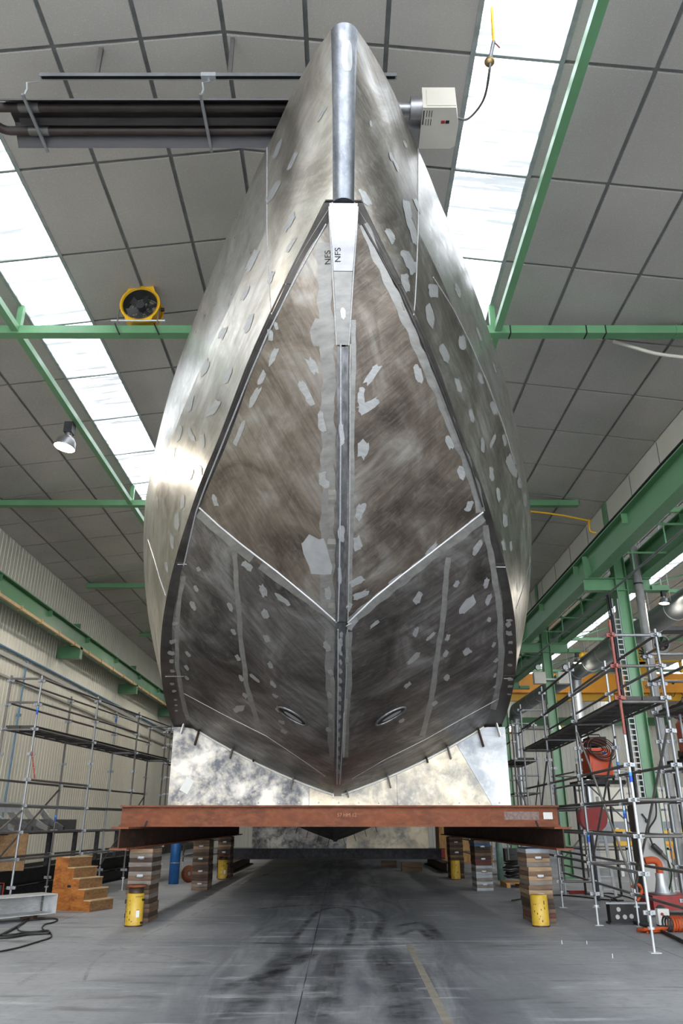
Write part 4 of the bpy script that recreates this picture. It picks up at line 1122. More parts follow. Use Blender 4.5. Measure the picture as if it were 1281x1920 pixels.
marker(t, -6.46, 16.5, 3.8); marker(t, -6.82, 19.5, 1.7); marker(t, -6.5, 22.5, 4.35)
# red and white tape on the front standard
tp = MB()
for k in range(5):
    a = Vector((-6.42 + .03 * k, 16.46, 3.0 - .11 * k)); tp.obox(a, (.008, 0, -.05), (.012, 0, .004), (0, .002, 0))
put('barrier_tape', tp, M['red'], t)
scaffold('scaffold', 'short grey tube scaffold bay continuing behind the long wall side scaffold', [[(-5.3, 26.6), (-5.95, 26.6)], [(-5.1, 29.6), (-5.8, 29.6)]], 4.62, deck=3.52,
    ledg={0: [2.0, 1.0, 4.05, 4.55], 1: [2.0, 4.05, 4.55]}, low={'*': [2.0, 4.55]}, braces=[(0, 1, .6, 1, 1, 2.4)])
# aisle side scaffold along the hull
BR = [(4.38, 12.15), (4.55, 15.2), (4.72, 18.15), (4.86, 21.1)]
AR = [(5.1, 12.15), (5.22, 15.05), (5.42, 18.15), (5.6, 21.1)]
t = scaffold('scaffold', 'grey tube scaffold beside the bow with one red brown standard', [[b, a] for a, b in zip(AR, BR)], {'*': 4.65, (0, 0): 2.94, (0, 1): 4.6}, deck=3.47,
    ledg={0: [1.0, 1.5, 2.0, 2.5, 4.0, 4.5], 1: [.5, 1.0, 1.5, 2.0, 2.5, 4.0, 4.5]}, low={0: [1.5, 2.0, 4.0, 4.5], 1: [1.0, 2.0], 2: [.5, 2.0], 3: [2.0, 4.0, 4.5]},
    braces=[(0, 1, 3.2, 1, 1, .6), (1, 1, 3.2, 2, 1, .8), (1, 0, 3.3, 1, 1, .6), (2, 0, 3.2, 3, 0, .6)],
    mats={(0, 0): 'galv_new', (1, 0): 'galv', (1, 1): 'galv_new', (2, 0): 'galv'})
s_ = put('standard', MB().cyl((4.38, 12.15, 2.95), (4.38, 12.15, 4.75), .0242, 10), M['redtube'], t)
rosettes(_shift(rosette_mesh([3.5, 4.0, 4.5]), 4.38, 12.15), 'redtube', s_)
marker(t, 4.38, 12.15, 2.25); marker(t, 4.55, 15.2, 1.35); marker(t, 5.22, 15.05, 1.75); marker(t, 5.22, 15.05, 2.6)
# second scaffold further out
t = scaffold('scaffold', 'grey tube scaffold with a dark deck standing beside the grey cabinet', [[(5.62, 13.9), (6.35, 13.9)], [(5.62, 10.9), (6.35, 10.9)]], {'*': 4.6}, deck=3.47,
    ledg={0: [1.0, 1.5, 2.0, 2.5, 4.05, 4.55], 1: [.5, 1.0, 2.0, 4.05, 4.55]}, low={'*': [1.5, 2.0, 2.5, 4.05, 4.55]}, braces=[(0, 1, 3.2, 1, 1, .6)],
    mats={(0, 0): 'galv', (0, 1): 'galv'})
s_ = put('standard', MB().cyl((5.80, 13.86, .3), (5.80, 13.86, 4.4), .0242, 8), M['galv_new'], t)
rosettes(_shift(rosette_mesh([.5 * k for k in range(1, 9)]), 5.80, 13.86), 'galv', s_)
s_ = put('standard', MB().cyl((5.95, 13.7, .3), (5.95, 13.7, 3.45), .0242, 8), M['galv'], t)
rosettes(_shift(rosette_mesh([.5 * k for k in range(1, 7)]), 5.95, 13.7), 'galv', s_)
put('base_jack', MB().box(5.72, 5.88, 13.78, 13.94, 0, .008).cyl((5.80, 13.86, 0), (5.80, 13.86, .32), .019, 8).cyl((5.95, 13.7, 0), (5.95, 13.7, .32), .019, 8), M['galv_new'], t)
# aft scaffold bays on the aisle side
scaffold('scaffold', 'narrow grey tube scaffold bay near the cradle plate edge, far beside the hull', [[(5.35, 24.6), (6.05, 24.6)], [(5.5, 27.4), (6.2, 27.4)]], {'*': 4.65}, deck=3.47,
    ledg={0: [.5, 1.5, 2.0, 2.5, 4.05, 4.55], 1: [.5, 1.0, 2.0, 2.5, 4.55]}, low={'*': [.5, 1.0, 1.5, 2.0, 2.5, 3.0, 4.55]}, braces=[(0, 0, 2.9, 0, 1, .6), (1, 0, 2.9, 1, 1, .6), (0, 1, 3.0, 1, 1, .6)])
scaffold('scaffold', 'low grey tube scaffold without guard rails behind the orange welder', [[(6.6, 22.4), (8.9, 22.4)], [(6.6, 25.0), (8.9, 25.0)]], {'*': 3.2}, deck=None,
    ledg={0: [.5, 1.0, 2.0, 3.0], 1: [1.0, 2.0, 3.0]}, low={'*': [1.0, 2.0, 3.0]}, braces=[(0, 0, 2.9, 0, 1, .6), (1, 0, .6, 1, 1, 2.9)])
scaffold('scaffold', 'grey tube scaffold seen under the hull on the wall side', [[(-5.1, 31.0), (-5.9, 31.0)], [(-5.0, 34.0), (-5.8, 34.0)], [(-5.0, 37.0), (-5.8, 37.0)]], {'*': 4.5}, deck=3.47,
    ledg={0: [.5, 1.0, 1.5, 2.0, 4.0], 1: [.5, 1.0, 2.0, 4.0]}, low={'*': [.5, 1.0, 1.5, 2.0]}, braces=[(0, 0, .6, 1, 0, 2.0), (1, 0, 2.0, 2, 0, .6), (0, 1, .6, 1, 1, 2.0)])
scaffold('scaffold', 'grey tube scaffold seen under the hull on the aisle side', [[(5.2, 33.0), (6.0, 33.0)], [(5.2, 36.0), (6.0, 36.0)]], {'*': 4.5}, deck=3.47,
    ledg={0: [.5, 1.0, 1.5, 2.0, 4.0], 1: [.5, 1.0, 2.0, 4.0]}, low={'*': [.5, 1.0, 1.5, 2.0]}, braces=[(0, 0, .6, 1, 0, 2.0), (0, 1, .6, 0, 0, 2.0)])

# ================================================================== WALL SIDE FLOOR THINGS
# wooden steps
fa, fb_, fc = atZ(93, 1706, 0), atZ(168, 1710, 0), atZ(219, 1701, 0)
u = (fb_ - fa); LU = u.length; u /= LU; wv = (fc - fb_); LW = max(.6, wv.length); wv = Vector((-u.y, u.x, 0))
if wv.x < 0: pass
LW = .72
t = thing('wooden_steps', 'orange brown plywood steps with five treads beside the timber pile', 'steps', fa, world=True)
nst = 5; rise = 1.0 / nst; run = (LU - .18) / nst
prof = [(0, 0), (LU, 0)]
for k in range(nst):
    prof += [(LU - run * k, rise * (k + 1) - (0 if k < nst else 0)), (LU - run * (k + 1), rise * (k + 1))]
prof.append((0, 1.0)) if prof[-1][0] > .01 else None
for off in (0, LW - .02):
    put('side_panel', MB().prism(prof, fa + wv * off, u, (0, 0, 1), wv * .02), M['wood_o'], t)
for k in range(nst):
    o = fa + u * (LU - run * k) + wv * .0
    put('riser', MB().obox(o - u * .008 + wv * LW / 2 + Vector((0, 0, rise * (k + .5))), u * .009, wv * (LW / 2), Vector((0, 0, rise / 2 - .008))), M['wood_b'], t)
    put('tread', MB().obox(o - u * (run / 2 + .0) + wv * LW / 2 + Vector((0, 0, rise * (k + 1) + .0)), u * (run / 2 + .012), wv * (LW / 2 + .003), Vector((0, 0, .009))), M['ply_edge'], t)
put('grip_hole', MB().obox(fa + u * (LU * .42) - wv * .001 + Vector((0, 0, .45)), u * .045, wv * .002, (0, 0, .022)), M['black'], t)

# steel trestle behind the scaffold and the aluminium frame on it
t = thing('steel_trestle', 'low black steel trestle with dark uprights along the cream wall', 'trestle', (-7.9, 20, 0), world=True)
put('bottom_beam', MB().ibeam((-7.75, 15.5, 0), (.9, 14, 0), .3, .25, .02, .02), M['blackmetal'], t)
put('bottom_beam', MB().ibeam((-7.75, 15.5, .34), (.9, 14, 0), .34, .25, .02, .02), M['blackmetal'], t)
for k in range(9):
    f = k / 8; x, y = -7.72 + .9 * f, 15.9 + 13.2 * f
    put('spacer', MB().box(x - .1, x + .1, y - .06, y + .06, .3, .34), M['blackmetal'], t)
    put('upright', MB().box(x - .05, x + .05, y - .05, y + .05, .68, 1.42), M['steel_dark'], t)
put('top_bar', MB().bar((-7.72, 15.5, 1.45), (-6.85, 29.2, 1.45), .1, .06), M['steel_dark'], t)
t = thing('rib_assembly', 'mill finish aluminium rib assembly with curved webs lying on the black trestle', 'metal assembly', (-7.6, 18, 1.5), world=True)
put('top_plate', MB().bar((-8.42, 16.4, 2.02), (-7.6, 19.2, 2.0), .06, .22), M['plate_pale'], t)
put('bottom_plate', MB().bar((-7.9, 16.2, 1.5), (-7.2, 22.0, 1.5), .5, .02), M['ground'], t)
put('edge_plate', MB().bar((-7.55, 17.6, 1.63), (-7.0, 21.6, 1.63), .02, .24), M['ground_soft'], t)
for k in range(7):
    f = k / 6; bx, by = -8.42 + .95 * f, 16.6 + 3.6 * f
    pts = [(0, .52), (.18, .40), (.42, .24), (.72, .12), (1.0, .04), (1.0, -.06), (.7, 0.0), (.36, .10), (.1, .26), (0, .34)]
    put('curved_rib', MB().prism(pts, (bx, by, 1.55), (.66, -.12, 0), (0, 0, 1), (.02, .06, 0)), M['ground_soft'] if k % 2 else M['keelbar'], t)
t = None
tag(put('chipboard_sheet', MB().obox((-7.52, 18.45, 1.075), (.5, .03, 0), (-.02, .05, .38), (.0005, -.012, .002)), M['osb']), 'brown chipboard sheet standing on the black trestle behind the scaffold', 'board')
# folded aluminium channel in the foreground
t = thing('aluminium_channel', 'folded aluminium channel with flanges lying beside the coiled cables', 'metal channel', (-5.95, 15.6, 0), world=True)
A, B = Vector((-7.2, 14.3, .0)), Vector((-5.62, 16.3, .0))
d = (B - A).normalized(); sdv = Vector((d.y, -d.x, 0))
for nm, p, wv_, hv in (('top_sheet', .42, .55, .012), ('bottom_sheet', .10, .55, .012)):
    put(nm, MB().obox((A + B) / 2 + sdv * .0 + Vector((0, 0, p)), d * (B - A).length / 2, sdv * wv_ / 2, (0, 0, hv / 2)), M['plate_pale'], t)
put('back_web', MB().obox((A + B) / 2 - sdv * .26 + Vector((0, 0, .26)), d * (B - A).length / 2, sdv * .006, (0, 0, .16)), M['ground'], t)
put('end_plate', MB().obox(B + sdv * .05 + Vector((0, 0, .25)), d * .006, sdv * .22, (0, 0, .17)), M['plate_pale'], t)
for f in (.15, .85):
    c = A.lerp(B, f)
    put('foot_block', MB().box(c.x - .12, c.x + .12, c.y - .1, c.y + .1, 0, .095), TIMB[3], t)
# small red machine at the frame's edge
t = thing('pump_unit', 'small red hydraulic pump unit by the coiled cables', 'pump', (-6.0, 14.0, 0), world=True)
p0 = atZ(8, 1712, 0)
put('tank', MB().box(p0.x - .3, p0.x - .02, p0.y - .2, p0.y + .2, .05, .28), M['red'], t)
put('motor', MB().cyl((p0.x - .16, p0.y, .28), (p0.x - .16, p0.y, .5), .08, 14), M['blackmetal'], t)
put('base_plate', MB().box(p0.x - .34, p0.x + .02, p0.y - .24, p0.y + .24, 0, .05), M['steel_dark'], t)
put('handle', MB().tube([(p0.x - .3, p0.y - .18, .28), (p0.x - .3, p0.y - .18, .55), (p0.x - .02, p0.y - .18, .55), (p0.x - .02, p0.y - .18, .28)], .012, 6), M['red'], t)
# cables on the floor
def cable(name, label, px, r=.014, mat='black', z=None):
    pts = smooth([p + Vector((0, 0, r + .002)) for p in px_floor(px)], 5)
    return tag(put(name, MB().tube(pts, r, 6), M[mat]), label, 'cable')
cable('floor_cable', 'thick black cable running straight across the floor to the wooden steps', [(-30,1770),(6,1754),(40,1735),(70,1714),(92,1706)], .022)
cable('floor_cable', 'thin black cable with a sharp loop beyond the coiled cables', [(14,1706),(40,1711),(75,1714),(52,1725),(60,1727),(95,1724),(108,1726),(100,1731),(84,1735),(79,1742),(85,1747),(95,1752),(94,1760),(70,1768),(30,1780),(-20,1790)], .013)
cable('floor_cable', 'black cable bundle lying in the foreground next to the straight thick cable', [(-20,1756),(20,1756),(45,1752),(70,1750),(88,1748),(92,1752),(80,1753),(50,1755),(20,1760),(-20,1762)], .02)
cable('floor_cable', 'grey cable crossing under the thick straight cable', [(52,1722),(42,1730),(36,1738),(33,1744),(40,1748),(60,1749)], .012, 'darkgrey')
t = thing('cable_coil', 'loose coil of black cable on the floor beside the aluminium channel', 'cable', atZ(36, 1716, 0), world=True)
c = atZ(36, 1717, 0)
for k in range(6):
    rx, ry = .18 + RNG.uniform(-.03, .05), .2 + RNG.uniform(-.04, .12); ox, oy = RNG.uniform(-.05, .05), RNG.uniform(-.06, .1)
    put('loop', MB().tube([(c.x + ox + rx * cos(a * pi / 10), c.y + oy + ry * sin(a * pi / 10), .016 + .02 * k + .008 * sin(a)) for a in range(20)], .013, 6, True), M['black'], t)
# blue wrapped tube and flange
p = atZ(325, 1655, 0); p.x = -4.95; p.y = 24.8
t = thing('blue_tube', 'upright blue wrapped tube standing behind the timber piles', 'tube', p, world=True)
put('body', MB().lathe([(0, 0), (.15, 0), (.15, 1.9), (0, 1.9)], 22, p), M['blue'], t)
for z in (.55, 1.2):
    put('strap', MB().lathe([(.153, z), (.156, z), (.156, z + .03), (.153, z + .03)], 22, p), M['galv'], t)
t = tag(put('pipe_flange', MB().lathe([(.06, -.03), (.24, -.03), (.24, .03), (.06, .03), (.06, -.03)], 22, (-4.6, 25.3, .24), (.25, 1, 0)), M['rust']), 'rusty round flange leaning beside the blue tube', 'flange')

# ================================================================== UNDER THE ROOF
# tube heater hanging across the hall
DH = 6.9; ZH = CAMH + 8.12
t = thing('tube_heater', 'dark radiant tube heater hanging under the ceiling in front of the bow', 'heater', (-2, DH, ZH), world=True)
hx0, hx1 = -4.25, .57
poly = [(-.36, -.10), (-.16, .12), (.16, .12), (.36, -.10), (.35, -.115), (.15, .105), (-.15, .105), (-.35, -.115)]
put('reflector', MB().prism(poly, (hx0 + .1, DH, ZH), (0, 1, 0), (0, 0, 1), (hx1 - hx0 - .1, 0, 0)), M['heater'], t)
put('centre_baffle', MB().box(hx0 + .25, hx1, DH - .05, DH + .05, ZH - .06, ZH - .045), M['heater'], t)
for dy in (-.17, .17):
    put('burner_tube', MB().cyl((hx0 + .05, DH + dy, ZH - .02), (hx1, DH + dy, ZH - .02), .055, 14), M['heater_tube'], t)
    put('tube_sleeve', MB().cyl((hx0 + .3, DH + dy, ZH - .02), (hx0 + .55, DH + dy, ZH - .02), .06, 14), M['galv_old'], t)
put('return_bend', MB().tube([(hx0 + .06 - .17 * sin(a * pi / 10) * 1.0, DH - .17 * cos(a * pi / 10), ZH - .02) for a in range(11)], .055, 12), M['heater_tube'], t)
for x in (hx0 + .45, -1.68, .4):
    put('hanger_bar', MB().bar((x, DH - .42, ZH - .1), (x, DH + .42, ZH - .1), .035, .03), M['galv'], t)
    for dy in (-.38, .38):
        put('shackle', MB().tube([(x, DH + dy, ZH - .08), (x + .02, DH + dy, ZH + .03), (x, DH + dy, ZH + .14)], .012, 6), M['galv_new'], t)
        put('chain', MB().cyl((x, DH + dy, ZH + .14), (x + .05, DH + dy * .5, ZH + .40), .008, 6), M['galv_new'], t)
# mounting rail on drop rods
ZRL = CAMH + 8.52
t = thing('mounting_rail', 'slotted steel rail on drop brackets above the tube heater', 'rail', (-2, 6.62, ZRL), world=True)
put('channel', MB().box(-3.72, .68, 6.60, 6.66, ZRL, ZRL + .015).box(-3.72, .68, 6.60, 6.606, ZRL - .04, ZRL).box(-3.72, .68, 6.654, 6.66, ZRL - .04, ZRL), M['galv'], t)
put('slot_strip', MB().box(-3.70, .66, 6.607, 6.653, ZRL - .03, ZRL - .002), M['blackmetal'], t)
put('joint_plate', MB().box(-1.73, -1.55, 6.594, 6.666, ZRL - .045, ZRL + .017), M['galv_new'], t)
for x in (-3.02, -1.38, .3):
    put('drop_bracket', MB().box(x - .025, x + .025, 6.61, 6.65, ZRL + .015, zc_main(x) - .005), M['galv_old'], t)
# burner box
bx, by, bz = 1.18, DH, ZH - .02
t = thing('burner_box', 'cream gas burner box at the end of the tube heater', 'heater burner', (bx, by, bz), world=True)
put('case', MB().prism([(-.20, -.3), (.20, -.3), (.26, -.05), (.26, .26), (.2, .3), (-.2, .3)], (bx, by, bz - .16), (1, 0, 0), (0, 1, 0), (0, 0, .34)), M['cream'], t)
put('cover_panel', MB().box(bx - .15, bx + .2, by - .31, by - .30, bz - .13, bz + .13), M['cream'], t)
for k in range(2):
    put('indicator', MB().box(bx + .04 + k * .055, bx + .085 + k * .055, by - .12, by - .08, bz - .166, bz - .16), M['red'] if k == 0 else M['blackmetal'], t)
for k in range(6):
    x = bx - .15 + (k % 3) * .03; yy = by - .26 + (k // 3) * .12
    put('vent_slot', MB().box(x, x + .008, yy, yy + .09, bz - .164, bz - .158), M['darkgrey'], t)
put('slot', MB().box(bx - .19, bx - .175, by - .26, by - .06, bz - .164, bz - .158), M['darkgrey'], t)
put('fan_housing', MB().box(bx - .42, bx - .20, by + .02, by + .32, bz - .14, bz + .12), M['castalu'], t)
put('flue_collar', MB().cyl((bx - .6, by + .17, bz - .02), (bx - .42, by + .17, bz - .02), .075, 16), M['castalu'], t)
put('burner_flange', MB().cyl((bx - .34, by - .17, bz - .02), (bx - .2, by - .17, bz - .02), .13, 18), M['castalu'], t)
put('burner_pipe', MB().cyl((bx - .6, by - .17, bz - .02), (bx - .34, by - .17, bz - .02), .075, 16), M['castalu'], t)
put('exhaust_spigot', MB().cyl((bx - .3, by + .3, bz + .02), (bx - .3, by + .42, bz + .1), .075, 16), M['blackmetal'], t)
put('stack_cap', MB().cyl((bx + .08, by + .24, bz + .18), (bx + .08, by + .24, bz + .27), .06, 16), M['castalu'], t)
put('drop_rod', MB().cyl((bx + .08, by + .24, bz + .27), (bx + .08, by + .24, zc_main(bx + .08) - .005), .014, 8), M['white'], t)
put('plug_lead', MB().tube(smooth([(bx + .02, by + .1, bz + .19), (bx + .1, by + .02, bz + .21), (bx + .15, by + .12, bz + .19), (bx + .2, by, bz + .19)]), .012, 6), M['black'], t)
# gas hose with regulator and yellow drop pipe
g0 = Vector((bx + .26, by - .02, bz)); g1 = atD(918, 116, 6.05); g2 = atD(926, 78, 5.95)
t = thing('gas_hose', 'grey gas hose with brass regulator hanging from a thin yellow pipe', 'hose', g1, world=True)
mid = (g0 + g1) / 2 + Vector((.12, 0, -.14))
put('hose', MB().tube(smooth([g0, g0 + Vector((.14, 0, -.01)), mid, g1 - Vector((.01, 0, .14)), g1]), .014, 8), M['galv_old'], t)
put('regulator', MB().lathe([(0, -.05), (.045, -.035), (.06, 0), (.045, .035), (0, .05)], 14, g1, (.2, .3, 1)), plain('brass', (150, 128, 88), .4, .8), t)
put('valve', MB().tube([g1, g1.lerp(g2, .5), g2], .022, 8), M['galv'], t)
put('lever', MB().bar(g2, g2 + Vector((.06, 0, -.1)), .012, .008), M['red'], t)
put('drop_pipe', MB().cyl(g2, (g2.x + .02, g2.y, zc_main(g2.x) - .03), .018, 8), M['yellow'], t)

# yellow portable fan clamped on the first tie
def make_fan(x, y, z, label, group, tilt=-.35, rz=0.0, scale=1.0):
    t = thing('ventilator_fan', label, 'fan', (x, y, z), rz, group=group)
    R = Matrix.Rotation(tilt, 3, 'X')
    c = Vector((0, 0, .36 * scale))
    def P(a, b, d): return c + R @ Vector((a * scale, d * scale, b * scale))
    ax = R @ Vector((0, 1, 0))
    put('drum', MB().lathe([(.315 * scale, -.15 * scale), (.315 * scale, .15 * scale), (.295 * scale, .15 * scale), (.295 * scale, -.15 * scale), (.315 * scale, -.15 * scale)], 30, c, ax), M['yellow'], t)
    put('liner', MB().lathe([(.291 * scale, -.13 * scale), (.291 * scale, .145 * scale)], 30, c, ax), M['darkgrey'], t)
    for d in (-.15, .15):
        prof = []
        for k in range(40):
            a = 2 * pi * k / 40; r = .34
            x_, z_ = r * cos(a), r * sin(a)
            if abs(x_) < .24: z_ = .35 if z_ > 0 else -.35
            prof.append((x_, z_))
        inner = [(.295 * cos(2*pi*k/40), .295 * sin(2*pi*k/40)) for k in range(40)]
        vs = [P(a, b, d) for a, b in prof] + [P(a, b, d) for a, b in inner] + [P(a, b, d + (.02 if d < 0 else -.02)) for a, b in prof]
        fs = [(k, (k+1) % 40, 40 + (k+1) % 40, 40 + k) for k in range(40)] + [(k, (k+1) % 40, 80 + (k+1) % 40, 80 + k) for k in range(40)]
        put('rim_frame', MB().add(vs, fs), M['yellow'], t)
    put('hub', MB().cyl(P(0, 0, -.12), P(0, 0, .05), .07 * scale, 16), M['darkgrey'], t)
    for k in range(6):
        a = 2 * pi * k / 6 + .3
        u1 = Vector((cos(a), 0, sin(a))); v1 = Vector((-sin(a), .55, cos(a))).normalized()
        q = [P(*(u1 * .06 + v1 * .03).xzy), P(*(u1 * .06 - v1 * .03).xzy), P(*(u1 * .26 - v1 * .07).xzy), P(*(u1 * .26 + v1 * .07).xzy)]
        n_ = (R @ Vector((0, .006, 0))) * scale
        put('blade', MB().add(q + [p_ + n_ for p_ in q], [(0,1,2,3), (7,6,5,4), (0,4,5,1), (1,5,6,2), (2,6,7,3), (3,7,4,0)]), M['darkgrey'], t)
    gr = MB()
    for r in (.09, .15, .21, .26):
        gr.tube([P(r * cos(2*pi*k/24), r * sin(2*pi*k/24), .13) for k in range(24)], .004 * scale, 4, True)
    for k in range(10):
        a = 2 * pi * k / 10; gr.cyl(P(.06 * cos(a), .06 * sin(a), .13), P(.28 * cos(a), .28 * sin(a), .13), .004 * scale, 4)
    put('guard_grille', gr, M['blackmetal'], t)
    return t, P
fx = atD(263, 612, FR[1]).x
t, P = make_fan(fx, FR[1] - .02, ZT + .19, 'yellow portable fan clamped on the green roof tie', 'yellow ventilator fans', .06, 0, 1.06)
put('support_bar', MB().cyl((-.48, -.14, .02), (.48, -.14, .02), .018, 8), M['galv_new'], t)
for x in (-.34, .33):
    put('stand_leg', MB().tube([(x * .98, -.1, .34), (x * 1.06, -.14, .22), (x * 1.06, -.15, .02), (x * 1.02, -.12, -.03)], .014, 8), M['galv_old'], t)
    put('clamp', MB().bar((x * 1.04 - .05, -.14, -.05), (x * 1.04 + .05, -.13, -.26), .05, .02), M['blackmetal'], t)
put('knob', MB().cyl(P(.33, -.02, 0), P(.38, -.02, 0), .035, 12), M['black'], t)

# high bay lamps
def lamp(x, y, ztop, label, hang=.0, tilt=(0, 0), k=1.0, power=300):
    t = thing('high_bay_lamp', label, 'lamp', (x, y, ztop), group='high bay lamps')
    ax = Vector((tilt[0], tilt[1], 1)).normalized()
    put('gear_box', MB().box(-.09, .09, -.11, .11, -.26, -.02), M['darkgrey'], t)
    put('neck', MB().cyl((0, 0, -.34), (0, 0, -.26), .07, 14), M['castalu'], t)
    c = Vector((0, 0, -.34))
    put('reflector', MB().lathe([(.07, .0), (.15, -.04), (.20, -.12), (.225, -.24), (.235, -.28), (.225, -.28), (.21, -.22), (.14, -.06), (.06, -.02)], 26, c, ax), M['castalu'], t)
    put('lit_glass', MB().lathe([(0, -.272), (.222, -.27), (.222, -.262), (0, -.262)], 26, c, ax), M['lampglow'], t)
    t.scale = (k, k, k)
    ld = bpy.data.lights.new('lamp_light', 'SPOT'); ld.energy = power; ld.color = (1.0, .93, .82); ld.spot_size = radians(172); ld.spot_blend = .3; ld.shadow_soft_size = .2
    lo = bpy.data.objects.new('lamp_light', ld); COL.objects.link(lo); lo.parent = t; lo.location = (0, 0, -.66)
    return t
lp = atD(137, 795, 14.6)
lamp(-5.92, 14.6, ZT + .03, 'lit high bay lamp under the bar of the wall side roof glazing', .0, (.16, .06))
for yy, nm in ((6.6, 'first'), (22.6, 'third'), (30.6, 'fourth'), (38.6, 'fifth')):  # unseen lamps added to brighten the cream wall
    lamp(-5.92, yy, ZT + .03, 'added unseen high bay lamp brightening the cream wall, %s of its row' % nm, .0, (.16, .06))
lamp(8.45, FR[2] - .02, ZB - .2 - .14, 'lit high bay lamp on the column bracket by the grey downpipe', 0, (.1, 0), .55)
lamp(8.45, FR[3] - .02, ZB - .2 - .14, 'lit high bay lamp on the column bracket by the emergency lights', 0, (.1, 0), .6)

# ================================================================== SIDE BAY
# spiral duct with bands and branches
DZ, DX = CAMH + 5.35, 9.05
t = thing('spiral_duct', 'long round galvanised duct along the side bay behind the columns', 'duct', (DX, 25, DZ), world=True)
put('main_duct', MB().cyl((DX, 8, DZ), (DX, 40, DZ), .33, 28), M['duct'], t)
put('bend', MB().tube([(DX, 40 + .5 * sin(a * pi / 12), DZ - .5 + .5 * cos(a * pi / 12)) for a in range(7)], .33, 24), M['duct'], t)
put('end_drop', MB().cyl((DX, 40.5, .0), (DX, 40.5, DZ - .5), .14, 18), M['galv_new'], t)
for k in range(17):
    y = 15.5 + k * 1.5
    put('band', MB().cyl((DX, y - .02, DZ), (DX, y + .02, DZ), .336, 28), M['galv_new'], t)
put('branch_saddle', MB().cyl((DX, 29.6, DZ - .7), (DX, 29.6, DZ - .1), .16, 18, .26), M['duct'], t)
put('branch_drop', MB().cyl((DX, 29.6, .3), (DX, 29.6, DZ - .7), .16, 18), M['galv_new'], t)
put('branch_collar', MB().cyl((DX, 29.6, DZ - .74), (DX, 29.6, DZ - .66), .175, 18), M['galv_new'], t)
for k in range(6):
    y = 16.5 + k * 3
    put('hanger_wire', MB().cyl((DX - .32, y, DZ), (DX - .32, y, zc_bay(DX) - .01), .008, 5).cyl((DX + .32, y, DZ), (DX + .32, y, zc_bay(DX) - .01), .008, 5), M['galv_new'], t)
# overhead crane in the side bay
CY = 41.6; CZ0, CZ1 = CAMH + 6.12, CAMH + 7.42
t = thing('overhead_crane', 'orange yellow overhead crane girder spanning the side bay', 'crane', (16, CY, CZ0), world=True)
put('girder', MB().box(8.3, 23.8, CY - .2, CY + .2, CZ0 + .32, CZ1), M['crane_y'], t)
put('bottom_flange', MB().box(8.3, 23.8, CY - .3, CY + .3, CZ0 + .28, CZ0 + .32), M['crane_y'], t)
put('hoist_beam', MB().box(8.3, 23.8, CY + .3, CY + .6, CZ0 - .06, CZ0 + .28), M['yellow'], t)
put('name_plate', MB().box(16.2, 17.3, CY - .212, CY - .202, CZ1 - .38, CZ1 - .16), M['paper'], t)
text('name_lettering', 'namotte', .24, Vector((16.78, CY - .216, CZ1 - .28)), Matrix.Rotation(pi/2, 3, 'X'), M['black'], t, .003)
text('load_lettering', '5000KG', .25, Vector((16.78, CY - .208, CZ1 - .72)), Matrix.Rotation(pi/2, 3, 'X'), M['black'], t, .003)
put('hole', MB().cyl((17.9, CY - .206, CZ1 - .5), (17.9, CY - .2, CZ1 - .5), .08, 14), M['black'], t)
for k in range(10):
    x = 15.2 + k * .6
    put('festoon_loop', MB().tube([(x + .28 * a / 6, CY - .33, CZ0 + .28 - .22 * sin(a * pi / 6)) for a in range(7)], .018, 5), M['black'], t)
put('end_carriage', MB().box(7.85, 8.35, CY - 1.2, CY + 1.2, CZ0 + .63, CZ0 + 1.0), M['crane_y'], t)
# hoist trolley on top: platform, wheel guard
t2 = thing('crane_trolley', 'yellow crane trolley with spoked wheel and platform above the girder', 'crane trolley', (14.6, CY - 1.0, CZ1), world=True)
put('platform', MB().prism([(0, 0), (2.1, 0), (2.1, .12), (.35, .12), (0, -.25)], (15.0, CY - 1.2, CZ1 + .4), (1, 0, 0), (0, 0, 1), (0, 1.4, 0)), M['yellow'], t2)
put('end_post', MB().box(18.0, 18.12, CY - 1.2, CY - 1.05, CZ1 - .1, CZ1 + .52).box(17.1, 18.12, CY - 1.2, CY - 1.05, CZ1 + .45, CZ1 + .55), M['yellow'], t2)
put('support', MB().box(16.0, 16.8, CY - .2, CY + .2, CZ1, CZ1 + .4), M['yellow'], t2)
put('wheel_guard', MB().lathe([(.42, -.1), (.5, -.1), (.5, .1), (.42, .1), (.42, -.1)], 24, (16.4, CY - .9, CZ1 + .95), (0, 1, 0)), M['yellow'], t2)
sp = MB()
for k in range(6):
    a = pi * k / 6; sp.cyl((16.4 - .42 * cos(a), CY - .9, CZ1 + .95 - .42 * sin(a)), (16.4 + .42 * cos(a), CY - .9, CZ1 + .95 + .42 * sin(a)), .03, 6)
put('spokes', sp, M['blackmetal'], t2)
# fans and fittings of the side bay
f2, _ = make_fan(11.6, 36, CAMH + 6.6, 'yellow ventilator fan hanging beside the duct above the crane girder', 'yellow ventilator fans', .3, .3, 1.2)
put('hanger', MB().cyl((0, 0, .7), (0, 0, zc_bay(11.6) - CAMH - 6.6 - .01), .02, 6), M['galv'], f2)
f3, _ = make_fan(14.7, 34.6, CAMH + 7.2, 'grey ventilator fan hanging under the side bay roof near the grey heater', 'yellow ventilator fans', .3, -.2, 1.1)
put('hanger', MB().cyl((0, 0, .7), (0, 0, zc_bay(14.7) - CAMH - 7.2 - .01), .02, 6), M['galv'], f3)
for ch in f3.children:
    if ch.name.startswith(('drum', 'rim')):
        ch.data = ch.data.copy(); ch.data.materials[0] = M['cabinet']
t = thing('tube_heater', 'long dark tube heater with white burner box under the side bay roof', 'heater', (13, 25.8, CAMH + 6.25), world=True)
put('burner_case', MB().box(9.9, 10.35, 25.6, 26.0, CAMH + 5.9, CAMH + 6.25), M['white'], t)
